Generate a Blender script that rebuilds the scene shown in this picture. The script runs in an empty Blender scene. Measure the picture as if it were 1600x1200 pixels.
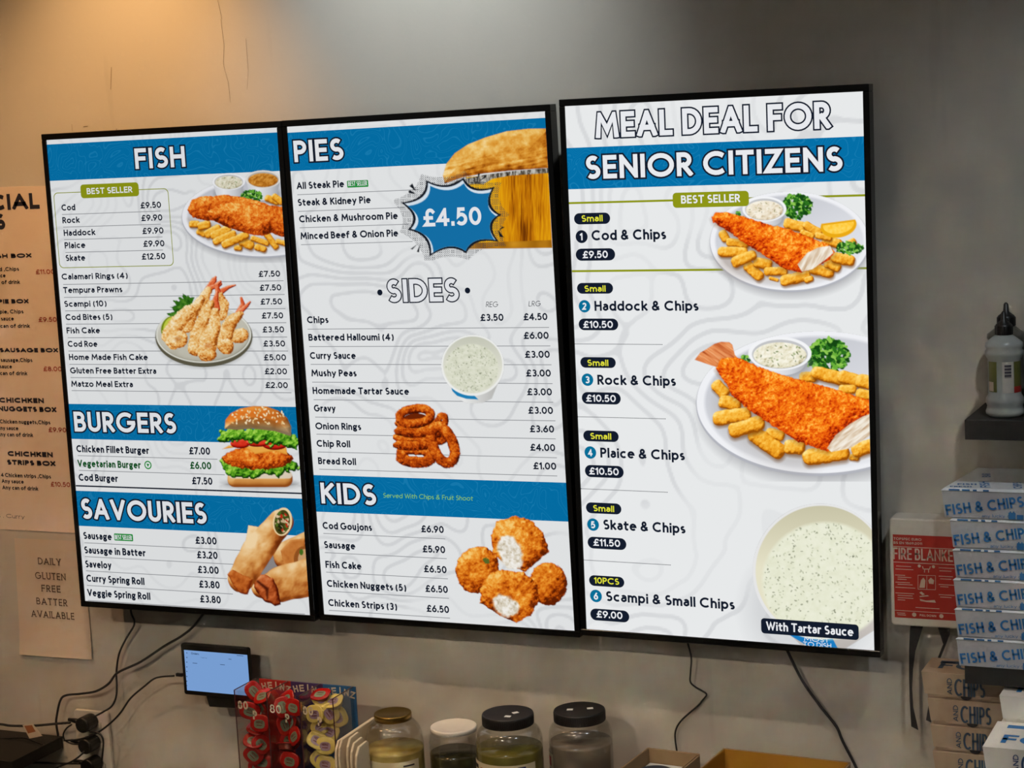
import bpy, math, random
import numpy as np
from mathutils import Matrix, Vector

# ---------------------------------------------------------------- camera
F_PX = 2975.104
CAM = Vector((2.14803, -3.1077, 2.24387))
PITCH, YAW, ROLL = -0.1382192, 0.43022876, 0.05300983
Z0 = 1.78                      # height of the first screen's centre
WY = 0.085                     # the back wall's surface
def rot3(p, y, r):
    return Matrix.Rotation(y, 3, 'Z') @ Matrix.Rotation(p, 3, 'X') @ Matrix.Rotation(r, 3, 'Y')
RC = rot3(PITCH, YAW, ROLL)
scene = bpy.context.scene
cd = bpy.data.cameras.new('camera')
cam = bpy.data.objects.new('camera', cd)
scene.collection.objects.link(cam)
m = Matrix((RC.col[0], RC.col[2], -RC.col[1])).transposed().to_4x4()
m.translation = CAM
cam.matrix_world = m
cd.sensor_width = 36.0
cd.lens = F_PX * 36.0 / 1600.0
cd.clip_start = 0.05
scene.camera = cam

# ---------------------------------------------------------------- world, exposure
scene.view_settings.view_transform = 'Standard'
scene.view_settings.look = 'None'
scene.view_settings.exposure = 0.0
scene.view_settings.gamma = 1.0
scene.view_settings.use_curve_mapping = False
world = bpy.data.worlds.new('dim_shop'); scene.world = world
world.use_nodes = True
world.node_tree.nodes['Background'].inputs[0].default_value = (1.0, 0.95, 0.86, 1)
world.node_tree.nodes['Background'].inputs[1].default_value = 0.06

# ceiling downlights: x, distance from the back wall, colour, watts, cone degrees, blend, aim x, aim y, aim z, shadow size
CEIL = 2.93
DOWN = [
    (-0.02, 0.44, (1.0, 0.55, 0.22), 33.0, 80, 0.9, -0.14, 0.10, 2.05, 0.02),
    (0.58, 0.46, (0.90, 0.97, 1.0), 20.5, 84, 1.0, 0.56, 0.10, 2.36, 0.02),
    (0.40, 1.00, (1.0, 0.70, 0.46), 24.0, 72, 0.7, 0.42, -0.75, 1.0, 0.025),
    (1.20, 1.00, (1.0, 0.76, 0.54), 20.0, 72, 0.7, 1.2, -0.75, 1.0, 0.025),
    (2.05, 1.00, (0.86, 0.95, 1.0), 16.0, 74, 0.9, 1.66, 0.1, 1.2, 0.025),
    (-0.75, 1.00, (1.0, 0.56, 0.27), 26.0, 95, 0.9, -0.50, 0.0, 1.2, 0.03),
    (-0.4, 2.75, (1.0, 0.74, 0.48), 48.0, 48, 1.0, -0.1, 0.0, 0.75, 0.04),
    (0.7, 2.75, (1.0, 0.82, 0.62), 44.0, 48, 1.0, 0.7, 0.0, 0.75, 0.04),
    (1.8, 2.75, (1.0, 0.92, 0.82), 20.0, 48, 1.0, 1.6, 0.0, 0.75, 0.04),
    (0.1, 3.9, (1.0, 0.85, 0.65), 1.0, 80, 0.8, 0.1, -2.5, 0.0, 0.04),
    (0.8, 3.9, (1.0, 0.90, 0.75), 1.0, 80, 0.8, 0.8, -2.5, 0.0, 0.04),
    (1.5, 3.9, (1.0, 0.92, 0.80), 1.0, 80, 0.8, 1.5, -2.5, 0.0, 0.04),
    (2.2, 3.9, (1.0, 0.92, 0.80), 1.0, 80, 0.8, 2.2, -2.5, 0.0, 0.04),
    (0.8, 5.0, (1.0, 0.92, 0.80), 1.0, 80, 0.8, 0.8, -4.0, 0.0, 0.04),
    (1.5, 5.0, (1.0, 0.92, 0.80), 1.0, 80, 0.8, 1.5, -4.0, 0.0, 0.04),
    (2.2, 5.0, (1.0, 0.92, 0.80), 1.0, 80, 0.8, 2.2, -4.0, 0.0, 0.04),
    (2.9, 5.0, (1.0, 0.92, 0.80), 1.0, 80, 0.8, 2.9, -4.0, 0.0, 0.04),
]

# ---------------------------------------------------------------- helpers
def s2l(c):
    return tuple((x / 12.92 if x <= 0.04045 else ((x + 0.055) / 1.055) ** 2.4) for x in c)
def rgb(r, g, b):
    return s2l((r / 255.0, g / 255.0, b / 255.0)) + (1.0,)

def ray(px, py):
    return RC @ Vector(((px - 800) / F_PX, 1.0, -(py - 600) / F_PX))
def W(px, py, Y):
    d = ray(px, py); t = (Y - CAM.y) / d.y
    return CAM + d * t
def WZ(px, py, Z):
    d = ray(px, py); t = (Z - CAM.z) / d.z
    return CAM + d * t
def project(p):
    q = RC.transposed() @ (Vector(p) - CAM)
    return 800 + F_PX * q.x / q.y, 600 - F_PX * q.z / q.y

class Surf:
    """a flat face of a thing: x right, z up, y into the thing"""
    def __init__(s, M):
        s.M = M; s.I = M.inverted()
        s.n = M.to_3x3().col[1].copy(); s.p = M.translation.copy()
    def loc(s, px, py):
        d = ray(px, py); t = (s.p - CAM).dot(s.n) / d.dot(s.n)
        q = s.I @ (CAM + d * t)
        return q.x, q.z
    def px(s, u, v):
        return project(s.M @ Vector((u, 0, v)))
    def run(s, x0, x1, y0):
        """local left end, right end and height of a level line that starts at pixel x0,y0 and ends at pixel column x1"""
        u0, v0 = s.loc(x0, y0); y = y0
        for _ in range(4):
            u1, _v = s.loc(x1, y); y = s.px(u1, v0)[1]
        return u0, u1, v0

class MB:
    def __init__(s):
        s.v = []; s.f = []; s.m = []; s.sm = []
    def add(s, vs, fs, mi=0, smooth=False):
        b = len(s.v); s.v.extend([tuple(p) for p in vs])
        for f in fs:
            s.f.append(tuple(b + i for i in f)); s.m.append(mi); s.sm.append(smooth)
    def box(s, a, b, mi=0, M=None):
        (x0, y0, z0), (x1, y1, z1) = a, b
        vs = [(x0, y0, z0), (x1, y0, z0), (x1, y1, z0), (x0, y1, z0), (x0, y0, z1), (x1, y0, z1), (x1, y1, z1), (x0, y1, z1)]
        if M is not None: vs = [M @ Vector(p) for p in vs]
        s.add(vs, [(0, 3, 2, 1), (4, 5, 6, 7), (0, 1, 5, 4), (1, 2, 6, 5), (2, 3, 7, 6), (3, 0, 4, 7)], mi)
    def lathe(s, prof, n=40, mi=0, M=None, smooth=True, cap0=False, cap1=False, sx=1.0, sy=1.0):
        vs = []; k = len(prof)
        for r, z in prof:
            for i in range(n):
                a = 2 * math.pi * i / n
                p = Vector((r * math.cos(a) * sx, r * math.sin(a) * sy, z))
                vs.append(M @ p if M is not None else p)
        fs = [(j * n + i, j * n + (i + 1) % n, (j + 1) * n + (i + 1) % n, (j + 1) * n + i) for j in range(k - 1) for i in range(n)]
        s.add(vs, fs, mi, smooth)
        b = len(s.v) - len(vs)
        if cap0: s.f.append(tuple(b + i for i in reversed(range(n)))); s.m.append(mi); s.sm.append(False)
        if cap1: s.f.append(tuple(b + (k - 1) * n + i for i in range(n))); s.m.append(mi); s.sm.append(False)
    def tube(s, pts, r, n=8, mi=0, smooth=True):
        pts = [Vector(p) for p in pts]; k = len(pts)
        rr = r if isinstance(r, (list, tuple)) else [r] * k
        vs = []; up = Vector((0.13, 0.9, 0.31)).normalized(); a = None
        for i, p in enumerate(pts):
            t = (pts[min(i + 1, k - 1)] - pts[max(i - 1, 0)]).normalized()
            a = (up - t * up.dot(t)) if a is None else (a - t * a.dot(t))
            a.normalize(); b = t.cross(a)
            for j in range(n):
                w = 2 * math.pi * j / n
                vs.append(p + (a * math.cos(w) + b * math.sin(w)) * rr[i])
        fs = [(i * n + j, i * n + (j + 1) % n, (i + 1) * n + (j + 1) % n, (i + 1) * n + j) for i in range(k - 1) for j in range(n)]
        fs += [tuple(reversed(range(n))), tuple((k - 1) * n + j for j in range(n))]
        s.add(vs, fs, mi, smooth)
    def prism(s, poly, y0, y1, mi=0, M=None):
        """polygon in x,z pushed from y0 to y1"""
        n = len(poly)
        vs = [Vector((x, y0, z)) for x, z in poly] + [Vector((x, y1, z)) for x, z in poly]
        if M is not None: vs = [M @ p for p in vs]
        fs = [tuple(range(n)), tuple(reversed(range(n, 2 * n)))] + [(i, n + i, n + (i + 1) % n, (i + 1) % n) for i in range(n)]
        s.add(vs, fs, mi)

def link(o, parent=None):
    scene.collection.objects.link(o)
    if parent is not None: o.parent = parent
    return o
def build(name, mb, mats, parent=None, bevel=0.0, seg=2, world_verts=False, label=None):
    me = bpy.data.meshes.new(name)
    vs = mb.v
    if world_verts and parent is not None:
        I = full(parent).inverted(); vs = [tuple(I @ Vector(p)) for p in vs]
    me.from_pydata([tuple(v) for v in vs], [], mb.f)
    if not isinstance(mats, (list, tuple)): mats = [mats]
    for x in mats: me.materials.append(x)
    me.polygons.foreach_set('material_index', mb.m)
    me.polygons.foreach_set('use_smooth', mb.sm)
    me.update()
    o = link(bpy.data.objects.new(name, me), parent)
    if bevel:
        b = o.modifiers.new('bevel', 'BEVEL'); b.width = bevel; b.segments = seg; b.limit_method = 'ANGLE'; b.angle_limit = 0.6
    if label: o['label'] = label
    return o
def full(o):
    M = o.matrix_basis.copy()
    while o.parent: o = o.parent; M = o.matrix_basis @ M
    return M
def tag(o, label, cat, group=None, kind=None):
    o['label'] = label; o['category'] = cat
    if group: o['group'] = group
    if kind: o['kind'] = kind
    return o
def thing(name, label, cat, M, group=None):
    o = bpy.data.objects.new(name, None); scene.collection.objects.link(o)
    o.empty_display_size = 0.02
    o.matrix_basis = M if isinstance(M, Matrix) else Matrix.Translation(Vector(M))
    return tag(o, label, cat, group)
def copy_tree(o, parent=None):
    c = o.copy(); scene.collection.objects.link(c)
    if parent is not None: c.parent = parent
    for ch in list(o.children): copy_tree(ch, c)
    return c

# ---------------------------------------------------------------- materials
def nodes(m):
    return m.node_tree.nodes, m.node_tree.links
def pbr(name, col, rough=0.5, metal=0.0, spec=0.5, noise=0.0, nscale=30.0, bump=0.0, bscale=120.0, trans=0.0, coat=0.0, vor=False):
    m = bpy.data.materials.new(name); m.use_nodes = True
    N, L = nodes(m); b = N['Principled BSDF']
    b.inputs['Base Color'].default_value = col
    b.inputs['Roughness'].default_value = rough
    b.inputs['Metallic'].default_value = metal
    b.inputs['Specular IOR Level'].default_value = spec
    b.inputs['Transmission Weight'].default_value = trans
    b.inputs['Coat Weight'].default_value = coat
    tc = N.new('ShaderNodeTexCoord')
    if noise:
        t = N.new('ShaderNodeTexNoise'); t.inputs['Scale'].default_value = nscale; t.inputs['Detail'].default_value = 4
        L.new(tc.outputs['Object'], t.inputs['Vector'])
        r = N.new('ShaderNodeMapRange'); r.inputs['To Min'].default_value = 1 - noise; r.inputs['To Max'].default_value = 1 + noise
        L.new(t.outputs['Fac'], r.inputs['Value'])
        mx = N.new('ShaderNodeVectorMath'); mx.operation = 'SCALE'; mx.inputs[0].default_value = col[:3]
        L.new(r.outputs[0], mx.inputs['Scale']); L.new(mx.outputs[0], b.inputs['Base Color'])
    if bump:
        t2 = N.new('ShaderNodeTexNoise'); t2.inputs['Scale'].default_value = bscale; t2.inputs['Detail'].default_value = 3
        L.new(tc.outputs['Object'], t2.inputs['Vector'])
        bp = N.new('ShaderNodeBump'); bp.inputs['Strength'].default_value = bump; bp.inputs['Distance'].default_value = 0.002
        L.new(t2.outputs['Fac'], bp.inputs['Height']); L.new(bp.outputs[0], b.inputs['Normal'])
    return m
def emis(name, col, strength=1.0, sample=False):
    m = bpy.data.materials.new(name); m.use_nodes = True
    N, L = nodes(m); N.remove(N['Principled BSDF'])
    e = N.new('ShaderNodeEmission'); e.inputs[0].default_value = col; e.inputs[1].default_value = strength
    L.new(e.outputs[0], N['Material Output'].inputs[0])
    if not sample: m.cycles.emission_sampling = 'NONE'
    return m
def contour(name, base, line, scale, freq, width, sample=False, soft=0.25, warp=0.0):
    """glowing panel colour with pale map-like contour bands"""
    m = emis(name, base, 1.0, sample); N, L = nodes(m)
    e = [n for n in N if n.type == 'EMISSION'][0]
    tc = N.new('ShaderNodeTexCoord'); t = N.new('ShaderNodeTexNoise'); t.inputs['Scale'].default_value = scale
    t.inputs['Detail'].default_value = 0.6; t.inputs['Distortion'].default_value = warp
    L.new(tc.outputs['Object'], t.inputs['Vector'])
    a = N.new('ShaderNodeMath'); a.operation = 'MULTIPLY'; a.inputs[1].default_value = freq
    L.new(t.outputs['Fac'], a.inputs[0])
    p = N.new('ShaderNodeMath'); p.operation = 'PINGPONG'; p.inputs[1].default_value = 0.5
    L.new(a.outputs[0], p.inputs[0])
    r = N.new('ShaderNodeMapRange'); r.inputs['From Min'].default_value = width; r.inputs['From Max'].default_value = width * (1 + soft)
    r.inputs['To Min'].default_value = 1; r.inputs['To Max'].default_value = 0
    L.new(p.outputs[0], r.inputs['Value'])
    mx = N.new('ShaderNodeMix'); mx.data_type = 'RGBA'; mx.inputs[6].default_value = base; mx.inputs[7].default_value = line
    L.new(r.outputs[0], mx.inputs[0]); L.new(mx.outputs[2], e.inputs[0])
    return m
def thin_glass(name, tint=(1, 1, 1, 1), rough=0.02, ior=1.45, gain=1.0):
    m = bpy.data.materials.new(name); m.use_nodes = True
    N, L = nodes(m); N.remove(N['Principled BSDF'])
    t = N.new('ShaderNodeBsdfTransparent'); t.inputs[0].default_value = tint
    g = N.new('ShaderNodeBsdfGlossy'); g.inputs['Roughness'].default_value = rough
    f = N.new('ShaderNodeFresnel'); f.inputs[0].default_value = ior
    k = N.new('ShaderNodeMath'); k.operation = 'MULTIPLY'; k.inputs[1].default_value = gain; k.use_clamp = True
    mn = N.new('ShaderNodeMath'); mn.operation = 'MINIMUM'; mn.inputs[1].default_value = .34; L.new(k.outputs[0], mn.inputs[0])
    L.new(f.outputs[0], k.inputs[0])
    mx = N.new('ShaderNodeMixShader')
    L.new(mn.outputs[0], mx.inputs[0]); L.new(t.outputs[0], mx.inputs[1]); L.new(g.outputs[0], mx.inputs[2])
    L.new(mx.outputs[0], N['Material Output'].inputs[0])
    return m
def vcol_emis(name, gain=1.0):
    m = bpy.data.materials.new(name); m.use_nodes = True
    N, L = nodes(m); N.remove(N['Principled BSDF'])
    a = N.new('ShaderNodeVertexColor'); a.layer_name = 'Col'
    e = N.new('ShaderNodeEmission'); e.inputs[1].default_value = gain; L.new(a.outputs[0], e.inputs[0])
    t = N.new('ShaderNodeBsdfTransparent'); mx = N.new('ShaderNodeMixShader')
    L.new(a.outputs[1], mx.inputs[0]); L.new(t.outputs[0], mx.inputs[1]); L.new(e.outputs[0], mx.inputs[2])
    L.new(mx.outputs[0], N['Material Output'].inputs[0])
    m.cycles.emission_sampling = 'NONE'
    return m

M = {}
M['black_plastic'] = pbr('black_plastic', rgb(17, 17, 16), 0.38, spec=0.4)
M['gloss_black'] = pbr('gloss_black', rgb(14, 14, 14), 0.10, spec=0.5)
M['matt_black'] = pbr('matt_black', rgb(22, 21, 20), 0.7)
M['cable'] = pbr('cable', rgb(12, 11, 11), 0.5)
M['paper'] = pbr('paper', rgb(222, 205, 188), 0.85, noise=0.03, nscale=8, bump=0.1, bscale=20)
M['note'] = pbr('note_paper', rgb(206, 192, 176), 0.85, noise=0.03, nscale=8, bump=0.15, bscale=14)
M['ink'] = pbr('dark_ink', rgb(24, 24, 44), 0.7)
M['ink_red'] = pbr('red_ink', rgb(150, 42, 22), 0.7)
M['white_plastic'] = pbr('white_plastic', rgb(214, 210, 200), 0.35)
M['white_card'] = pbr('white_card', rgb(232, 232, 228), 0.55, noise=0.02, nscale=10)
M['blue_ink'] = pbr('blue_print', rgb(34, 112, 178), 0.5)

# ---------------------------------------------------------------- stroke lettering
def A_(cx, cy, rx, ry, d0, d1, n=None):
    n = n or max(3, int(abs(d1 - d0) / 15))
    return [(cx + rx * math.cos(math.radians(d0 + (d1 - d0) * i / n)), cy + ry * math.sin(math.radians(d0 + (d1 - d0) * i / n))) for i in range(n + 1)]
def O_(cx, cy, rx, ry): return A_(cx, cy, rx, ry, 90, 450, 26)
G = {
 'A': [[(0, 0), (.37, 1), (.74, 0)], [(.12, .3), (.62, .3)]],
 'B': [[(0, .53), (0, 1), (.25, 1)] + A_(.25, .765, .21, .235, 75, -75) + [(.25, .53), (0, .53), (0, 0), (.28, 0)] + A_(.28, .265, .24, .265, -75, 75) + [(.28, .53), (0.1, .53)]],
 'C': [A_(.48, .5, .48, .5, 48, 312)],
 'D': [[(.0, .5), (0, 1), (.22, 1)] + A_(.22, .5, .46, .5, 78, -78) + [(.22, 0), (0, 0), (0, .5)]],
 'E': [[(.44, 1), (0, 1), (0, 0), (.44, 0)], [(0, .51), (.4, .51)]],
 'F': [[(.43, 1), (0, 1), (0, 0)], [(0, .5), (.38, .5)]],
 'G': [A_(.48, .5, .48, .5, 48, 352) + [(.95, .48), (.56, .48)]],
 'H': [[(0, 0), (0, 1)], [(.58, 0), (.58, 1)], [(0, .52), (.58, .52)]],
 'I': [[(0, 0), (0, 1)]],
 'J': [[(.34, 1), (.34, .26)] + A_(.16, .26, .18, .26, -20, -150)],
 'K': [[(0, 0), (0, 1)], [(.5, 1), (.04, .47)], [(.15, .6), (.54, 0)]],
 'L': [[(0, 1), (0, 0), (.4, 0)]],
 'M': [[(0, 0), (.1, 1), (.46, .26), (.82, 1), (.92, 0)]],
 'N': [[(0, 0), (0, 1), (.64, 0), (.64, 1)]],
 'O': [O_(.5, .5, .5, .5)],
 'P': [[(0, .45), (0, 1), (.22, 1)] + A_(.22, .725, .25, .275, 75, -75) + [(.22, .45), (0, .45), (0, 0)]],
 'Q': [O_(.5, .5, .5, .5), [(.6, .25), (.95, -.05)]],
 'R': [[(0, .45), (0, 1), (.22, 1)] + A_(.22, .725, .25, .275, 75, -75) + [(.22, .45), (0, .45), (0, 0)], [(.2, .45), (.5, 0)]],
 'S': [A_(.25, .745, .22, .255, 42, 262) + A_(.24, .255, .25, .255, 82, -138)],
 'T': [[(0, 1), (.58, 1)], [(.29, 1), (.29, 0)]],
 'U': [[(0, 1), (0, .3)] + A_(.29, .3, .29, .3, 195, 345) + [(.58, .3), (.58, 1)]],
 'V': [[(0, 1), (.36, 0), (.72, 1)]],
 'W': [[(0, 1), (.27, 0), (.53, .9), (.79, 0), (1.06, 1)]],
 'X': [[(0, 1), (.56, 0)], [(.56, 1), (0, 0)]],
 'Y': [[(0, 1), (.31, .46)], [(.62, 1), (.31, .46), (.31, 0)]],
 'Z': [[(.03, 1), (.55, 1), (0, 0), (.57, 0)]],
 'a': [A_(.2, .44, .2, .22, 150, 15) + [(.4, .4), (.4, 0)], [(.4, .38), (.2, .38)] + A_(.18, .19, .18, .19, 90, 270) + [(.26, .01), (.4, .12)]],
 'b': [[(0, 1), (0, 0)], O_(.27, .33, .27, .33)],
 'c': [A_(.3, .33, .3, .33, 50, 310)],
 'd': [[(.54, 1), (.54, 0)], O_(.27, .33, .27, .33)],
 'e': [[(.02, .36), (.56, .36)] + A_(.28, .33, .28, .33, 15, 318)],
 'f': [[(.34, 1)] + A_(.26, .8, .16, .2, 90, 170) + [(.1, .7), (.1, 0)], [(0, .64), (.32, .64)]],
 'g': [O_(.22, .44, .22, .22), A_(.22, .2, .19, .12, 120, 200) + [(.12, .05), (.36, .02)] + A_(.24, -.13, .24, .16, 60, -180) + [(.06, -.02), (.12, .05)], [(.36, .6), (.52, .66)]],
 'h': [[(0, 1), (0, 0)], [(0, .33)] + A_(.22, .4, .22, .26, 160, 0) + [(.44, 0)]],
 'i': [[(0, .62), (0, 0)], [(0, .955), (0, .965)]],
 'j': [[(.12, .62), (.12, -.14)] + A_(0, -.14, .12, .16, -20, -100), [(.12, .955), (.12, .965)]],
 'k': [[(0, 1), (0, 0)], [(.4, .66), (.04, .28)], [(.14, .38), (.44, 0)]],
 'l': [[(0, 1), (0, 0)]],
 'm': [[(0, .66), (0, 0)], [(0, .33)] + A_(.2, .42, .2, .24, 160, 0) + [(.4, 0)], [(.4, .33)] + A_(.6, .42, .2, .24, 160, 0) + [(.8, 0)]],
 'n': [[(0, .66), (0, 0)], [(0, .33)] + A_(.22, .4, .22, .26, 160, 0) + [(.44, 0)]],
 'o': [O_(.31, .33, .31, .33)],
 'p': [[(0, .66), (0, -.3)], O_(.27, .33, .27, .33)],
 'q': [[(.54, .66), (.54, -.3)], O_(.27, .33, .27, .33)],
 'r': [[(0, .66), (0, 0)], [(0, .36)] + A_(.22, .4, .22, .26, 160, 80)],
 's': [A_(.16, .495, .145, .165, 40, 260) + A_(.165, .165, .165, .165, 82, -138)],
 't': [[(.12, .88), (.12, .16)] + A_(.26, .16, .14, .16, 190, 280), [(0, .64), (.34, .64)]],
 'u': [[(0, .66), (0, .24)] + A_(.22, .24, .22, .24, 195, 345) + [(.44, .3)], [(.44, .66), (.44, 0)]],
 'v': [[(0, .66), (.25, 0), (.5, .66)]],
 'w': [[(0, .66), (.2, 0), (.4, .6), (.6, 0), (.8, .66)]],
 'x': [[(0, .66), (.42, 0)], [(.42, .66), (0, 0)]],
 'y': [[(0, .66), (.25, .04)], [(.5, .66), (.12, -.3)]],
 'z': [[(0, .66), (.4, .66), (0, 0), (.42, 0)]],
 '0': [O_(.28, .5, .28, .5)],
 '1': [[(0, .82), (.18, 1), (.18, 0)]],
 '2': [A_(.26, .74, .24, .26, 165, -30) + [(0, 0), (.54, 0)]],
 '3': [A_(.24, .76, .21, .24, 150, -75) + [(.18, .53)], [(.18, .53)] + A_(.22, .265, .25, .265, 80, -145)],
 '4': [[(.42, 0), (.42, 1), (0, .27), (.58, .27)]],
 '5': [[(.46, 1), (.1, 1), (.06, .56)] + A_(.22, .32, .27, .32, 110, -145)],
 '6': [[(.38, 1), (.05, .46)], O_(.27, .3, .27, .3)],
 '7': [[(0, 1), (.5, 1), (.14, 0)]],
 '8': [O_(.26, .765, .21, .235), O_(.26, .265, .26, .265)],
 '9': [[(.16, 0), (.49, .54)], O_(.27, .7, .27, .3)],
 '£': [A_(.34, .74, .2, .26, 35, 180) + [(.14, .5), (.14, .15), (.02, 0), (.52, 0)], [(0, .47), (.4, .47)]],
 '&': [[(.68, 0), (.16, .62)] + A_(.3, .78, .17, .22, 215, -40) + [(.14, .43)] + A_(.26, .24, .26, .24, 130, 330) + [(.62, .44)]],
 '(': [A_(.24, .38, .24, .6, 108, 252)], ')': [A_(.12, .38, .24, .6, 72, -72)],
 '.': [[(0, 0), (0, .06)]], ',': [[(.06, .06), (0, -.14)]], ':': [[(0, 0), (0, .06)], [(0, .5), (0, .56)]],
 "'": [[(0, .8), (0, 1)]], '-': [[(0, .36), (.3, .36)]],
}
GW = {k: (max(x for s in v for x, y in s) if k not in '(' else .17) for k, v in G.items()}
G[')'] = [[(x - .12, y) for x, y in G[')'][0]]]; GW[')'] = .18
TOPS = 'AVWMNXYZKvwxyz47kL'
def cut(q, lim, sg):
    out = []
    for i in range(len(q)):
        a, b = q[i - 1], q[i]; da, db = (a[1] - lim) * sg, (b[1] - lim) * sg
        if (da < 0) != (db < 0):
            t = da / (da - db); out.append((a[0] + (b[0] - a[0]) * t, lim))
        if db >= 0: out.append(b)
    return out
def strokes2polys(pts, h, ext, lo, hi, clampy):
    """one polyline -> quads of half-width h; ends run on by ext"""
    out = []; P = [np.array(p, float) for p in pts]
    P = [p for i, p in enumerate(P) if i == 0 or np.hypot(*(p - P[i - 1])) > 1e-5]
    runs = []; cur = [P[0]]
    for i in range(1, len(P) - 1):
        a = P[i] - P[i - 1]; b = P[i + 1] - P[i]
        c = a.dot(b) / (np.hypot(*a) * np.hypot(*b)); cur.append(P[i])
        if c < -0.96: runs.append(cur); cur = [P[i]]
    cur.append(P[-1]); runs.append(cur)
    closed = np.hypot(*(P[0] - P[-1])) < 1e-4 and len(runs) == 1
    for ri, R in enumerate(runs):
        n = len(R); R = [r.copy() for r in R]
        e0 = ext if ri == 0 else h * 0.8; e1 = ext if ri == len(runs) - 1 else h * 0.8
        if not closed:
            d = R[0] - R[1]; R[0] = R[0] + d / np.hypot(*d) * e0
            d = R[-1] - R[-2]; R[-1] = R[-1] + d / np.hypot(*d) * e1
        L = []
        for i in range(n):
            if closed and i in (0, n - 1): a = R[1] - R[0]; b = R[-1] - R[-2]
            else: a = R[i] - R[i - 1] if i else R[1] - R[0]; b = R[i + 1] - R[i] if i < n - 1 else R[-1] - R[-2]
            a = a / np.hypot(*a); b = b / np.hypot(*b)
            na = np.array((-a[1], a[0])); nb = np.array((-b[1], b[0])); mm = na + nb; mm = mm / max(mm.dot(na), 0.2)
            L.append(mm * h)
        for i in range(n - 1):
            q = [R[i] + L[i], R[i] - L[i], R[i + 1] - L[i + 1], R[i + 1] + L[i + 1]]
            q = cut(cut([tuple(p) for p in q], lo, 1), hi, -1)
            if len(q) > 2: out.append(q)
    return out
def layout(s, target, w, gap=0.11, space=0.34):
    """target = wanted width in cap heights (None: natural)"""
    n = sum(1 for c in s if c != ' '); tot = 0; prev = False
    for c in s:
        if c == ' ': tot += space; continue
        tot += GW[c] + gap
    tot -= gap
    return 1.0 if target is None else max(0.15, (target - n * w) / tot)
def text_polys(s, target, w, expand=0.0, gap=0.11, space=0.34, italic=0.0, serif=False):
    a = layout(s, target, w, gap, space); x = 0; out = []
    for c in s:
        if c == ' ': x += space * a; continue
        ys = [p[1] for st in G[c] for p in st]
        f = lambda y: w / 2 + y * (1 - w)
        lo = f(min(ys)) - w / 2 - expand; hi = f(max(ys)) + w / 2 + expand
        dia = c in TOPS
        for st in G[c]:
            pts = [(x + w / 2 + px * a, f(py)) for px, py in st]
            # strokes that end on the base or cap line run out to it; open arcs end square
            yv = (abs(st[0][0] - st[-1][0]) < 1e-6 and len(st) == 2)
            ext = w / 2 + expand
            if c in 'CGSacesgJ023569&()' and not (len(st) == 2): ext = expand
            out += strokes2polys(pts, w / 2 + expand, ext, lo, hi, True)
            if serif:
                for e, q in ((pts[0], pts[1]), (pts[-1], pts[-2])):
                    if abs(e[1] - q[1]) > 0.3 and (e[1] < w or e[1] > 1 - w):
                        yy = 0 if e[1] < .5 else 1 - .07
                        out.append([(e[0] - w * .5 - .11, yy), (e[0] + w * .5 + .11, yy), (e[0] + w * .5 + .11, yy + .07), (e[0] - w * .5 - .11, yy + .07)])
                    elif abs(e[1] - q[1]) < 0.05 and c in 'ETLF':
                        out.append([(e[0] - .03, e[1] - .12), (e[0] + .04, e[1] - .12), (e[0] + .04, e[1] + .12), (e[0] - .03, e[1] + .12)])
        x += GW[c] * a + w + gap * a
    if italic: out = [[(p[0] + italic * p[1], p[1]) for p in q] for q in out]
    return out
EPS = 0.00012
def put(mb, surf, s, x0, x1, yb, cap, w=0.17, mi=0, layer=3, expand=0.0, tilt=None, **k):
    """writing whose left end is at pixel x0,yb and right end at column x1, capitals cap pixels high"""
    if tilt is None:
        u0, u1, v0 = surf.run(x0, x1, yb); v1 = v0
    else:
        u0, v0 = surf.loc(x0, yb); u1, v1 = surf.loc(x1, yb + tilt)
    h = surf.loc(x0, yb - cap)[1] - v0
    wd = math.hypot(u1 - u0, v1 - v0); cx, cz = (u1 - u0) / wd, (v1 - v0) / wd
    for q in text_polys(s, wd / h, w, expand, **k):
        mb.add([(u0 + h * (p[0] * cx - p[1] * cz), -EPS * layer, v0 + h * (p[0] * cz + p[1] * cx)) for p in q], [tuple(range(len(q)))], mi)
def write3(mb, s, o, dx, dz, cap, width=None, w=0.17, mi=0, **k):
    """writing in space: origin, unit direction along, unit direction up"""
    o = Vector(o); dx = Vector(dx).normalized(); dz = Vector(dz).normalized()
    for q in text_polys(s, None if width is None else width / cap, w, **k):
        mb.add([o + dx * (cap * p[0]) + dz * (cap * p[1]) for p in q], [tuple(range(len(q)))], mi)
def flat(mb, surf, pts, mi=0, layer=1, half=None):
    q = [surf.loc(*p) for p in pts]
    if half: q = [(min(max(a, -half[0]), half[0]), min(max(b, -half[1]), half[1])) for a, b in q]
    mb.add([(a, -EPS * layer, b) for a, b in q], [tuple(reversed(range(len(q))))] if False else [tuple(range(len(q)))], mi)
def rrect(u0, v0, u1, v1, r, n=6):
    out = []
    for cx, cy, a0 in ((u1 - r, v1 - r, 0), (u0 + r, v1 - r, 90), (u0 + r, v0 + r, 180), (u1 - r, v0 + r, 270)):
        for i in range(n + 1):
            a = math.radians(a0 + 90 * i / n); out.append((cx + r * math.cos(a), cy + r * math.sin(a)))
    return out
def pill(mb, surf, x0, y0, y1, x1, r=1.0, mi=0, layer=2):
    """rounded bar: left column x0, top y0 and bottom y1 at the left, right column x1; r = share of the half height"""
    ym = (y0 + y1) / 2
    u0, u1, vm = surf.run(x0, x1, ym); h = (surf.loc(x0, y0)[1] - surf.loc(x0, y1)[1]) / 2
    q = rrect(u0, vm - h, u1, vm + h, h * r * 0.999)
    mb.add([(a, -EPS * layer, b) for a, b in q], [tuple(range(len(q)))], mi)
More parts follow.
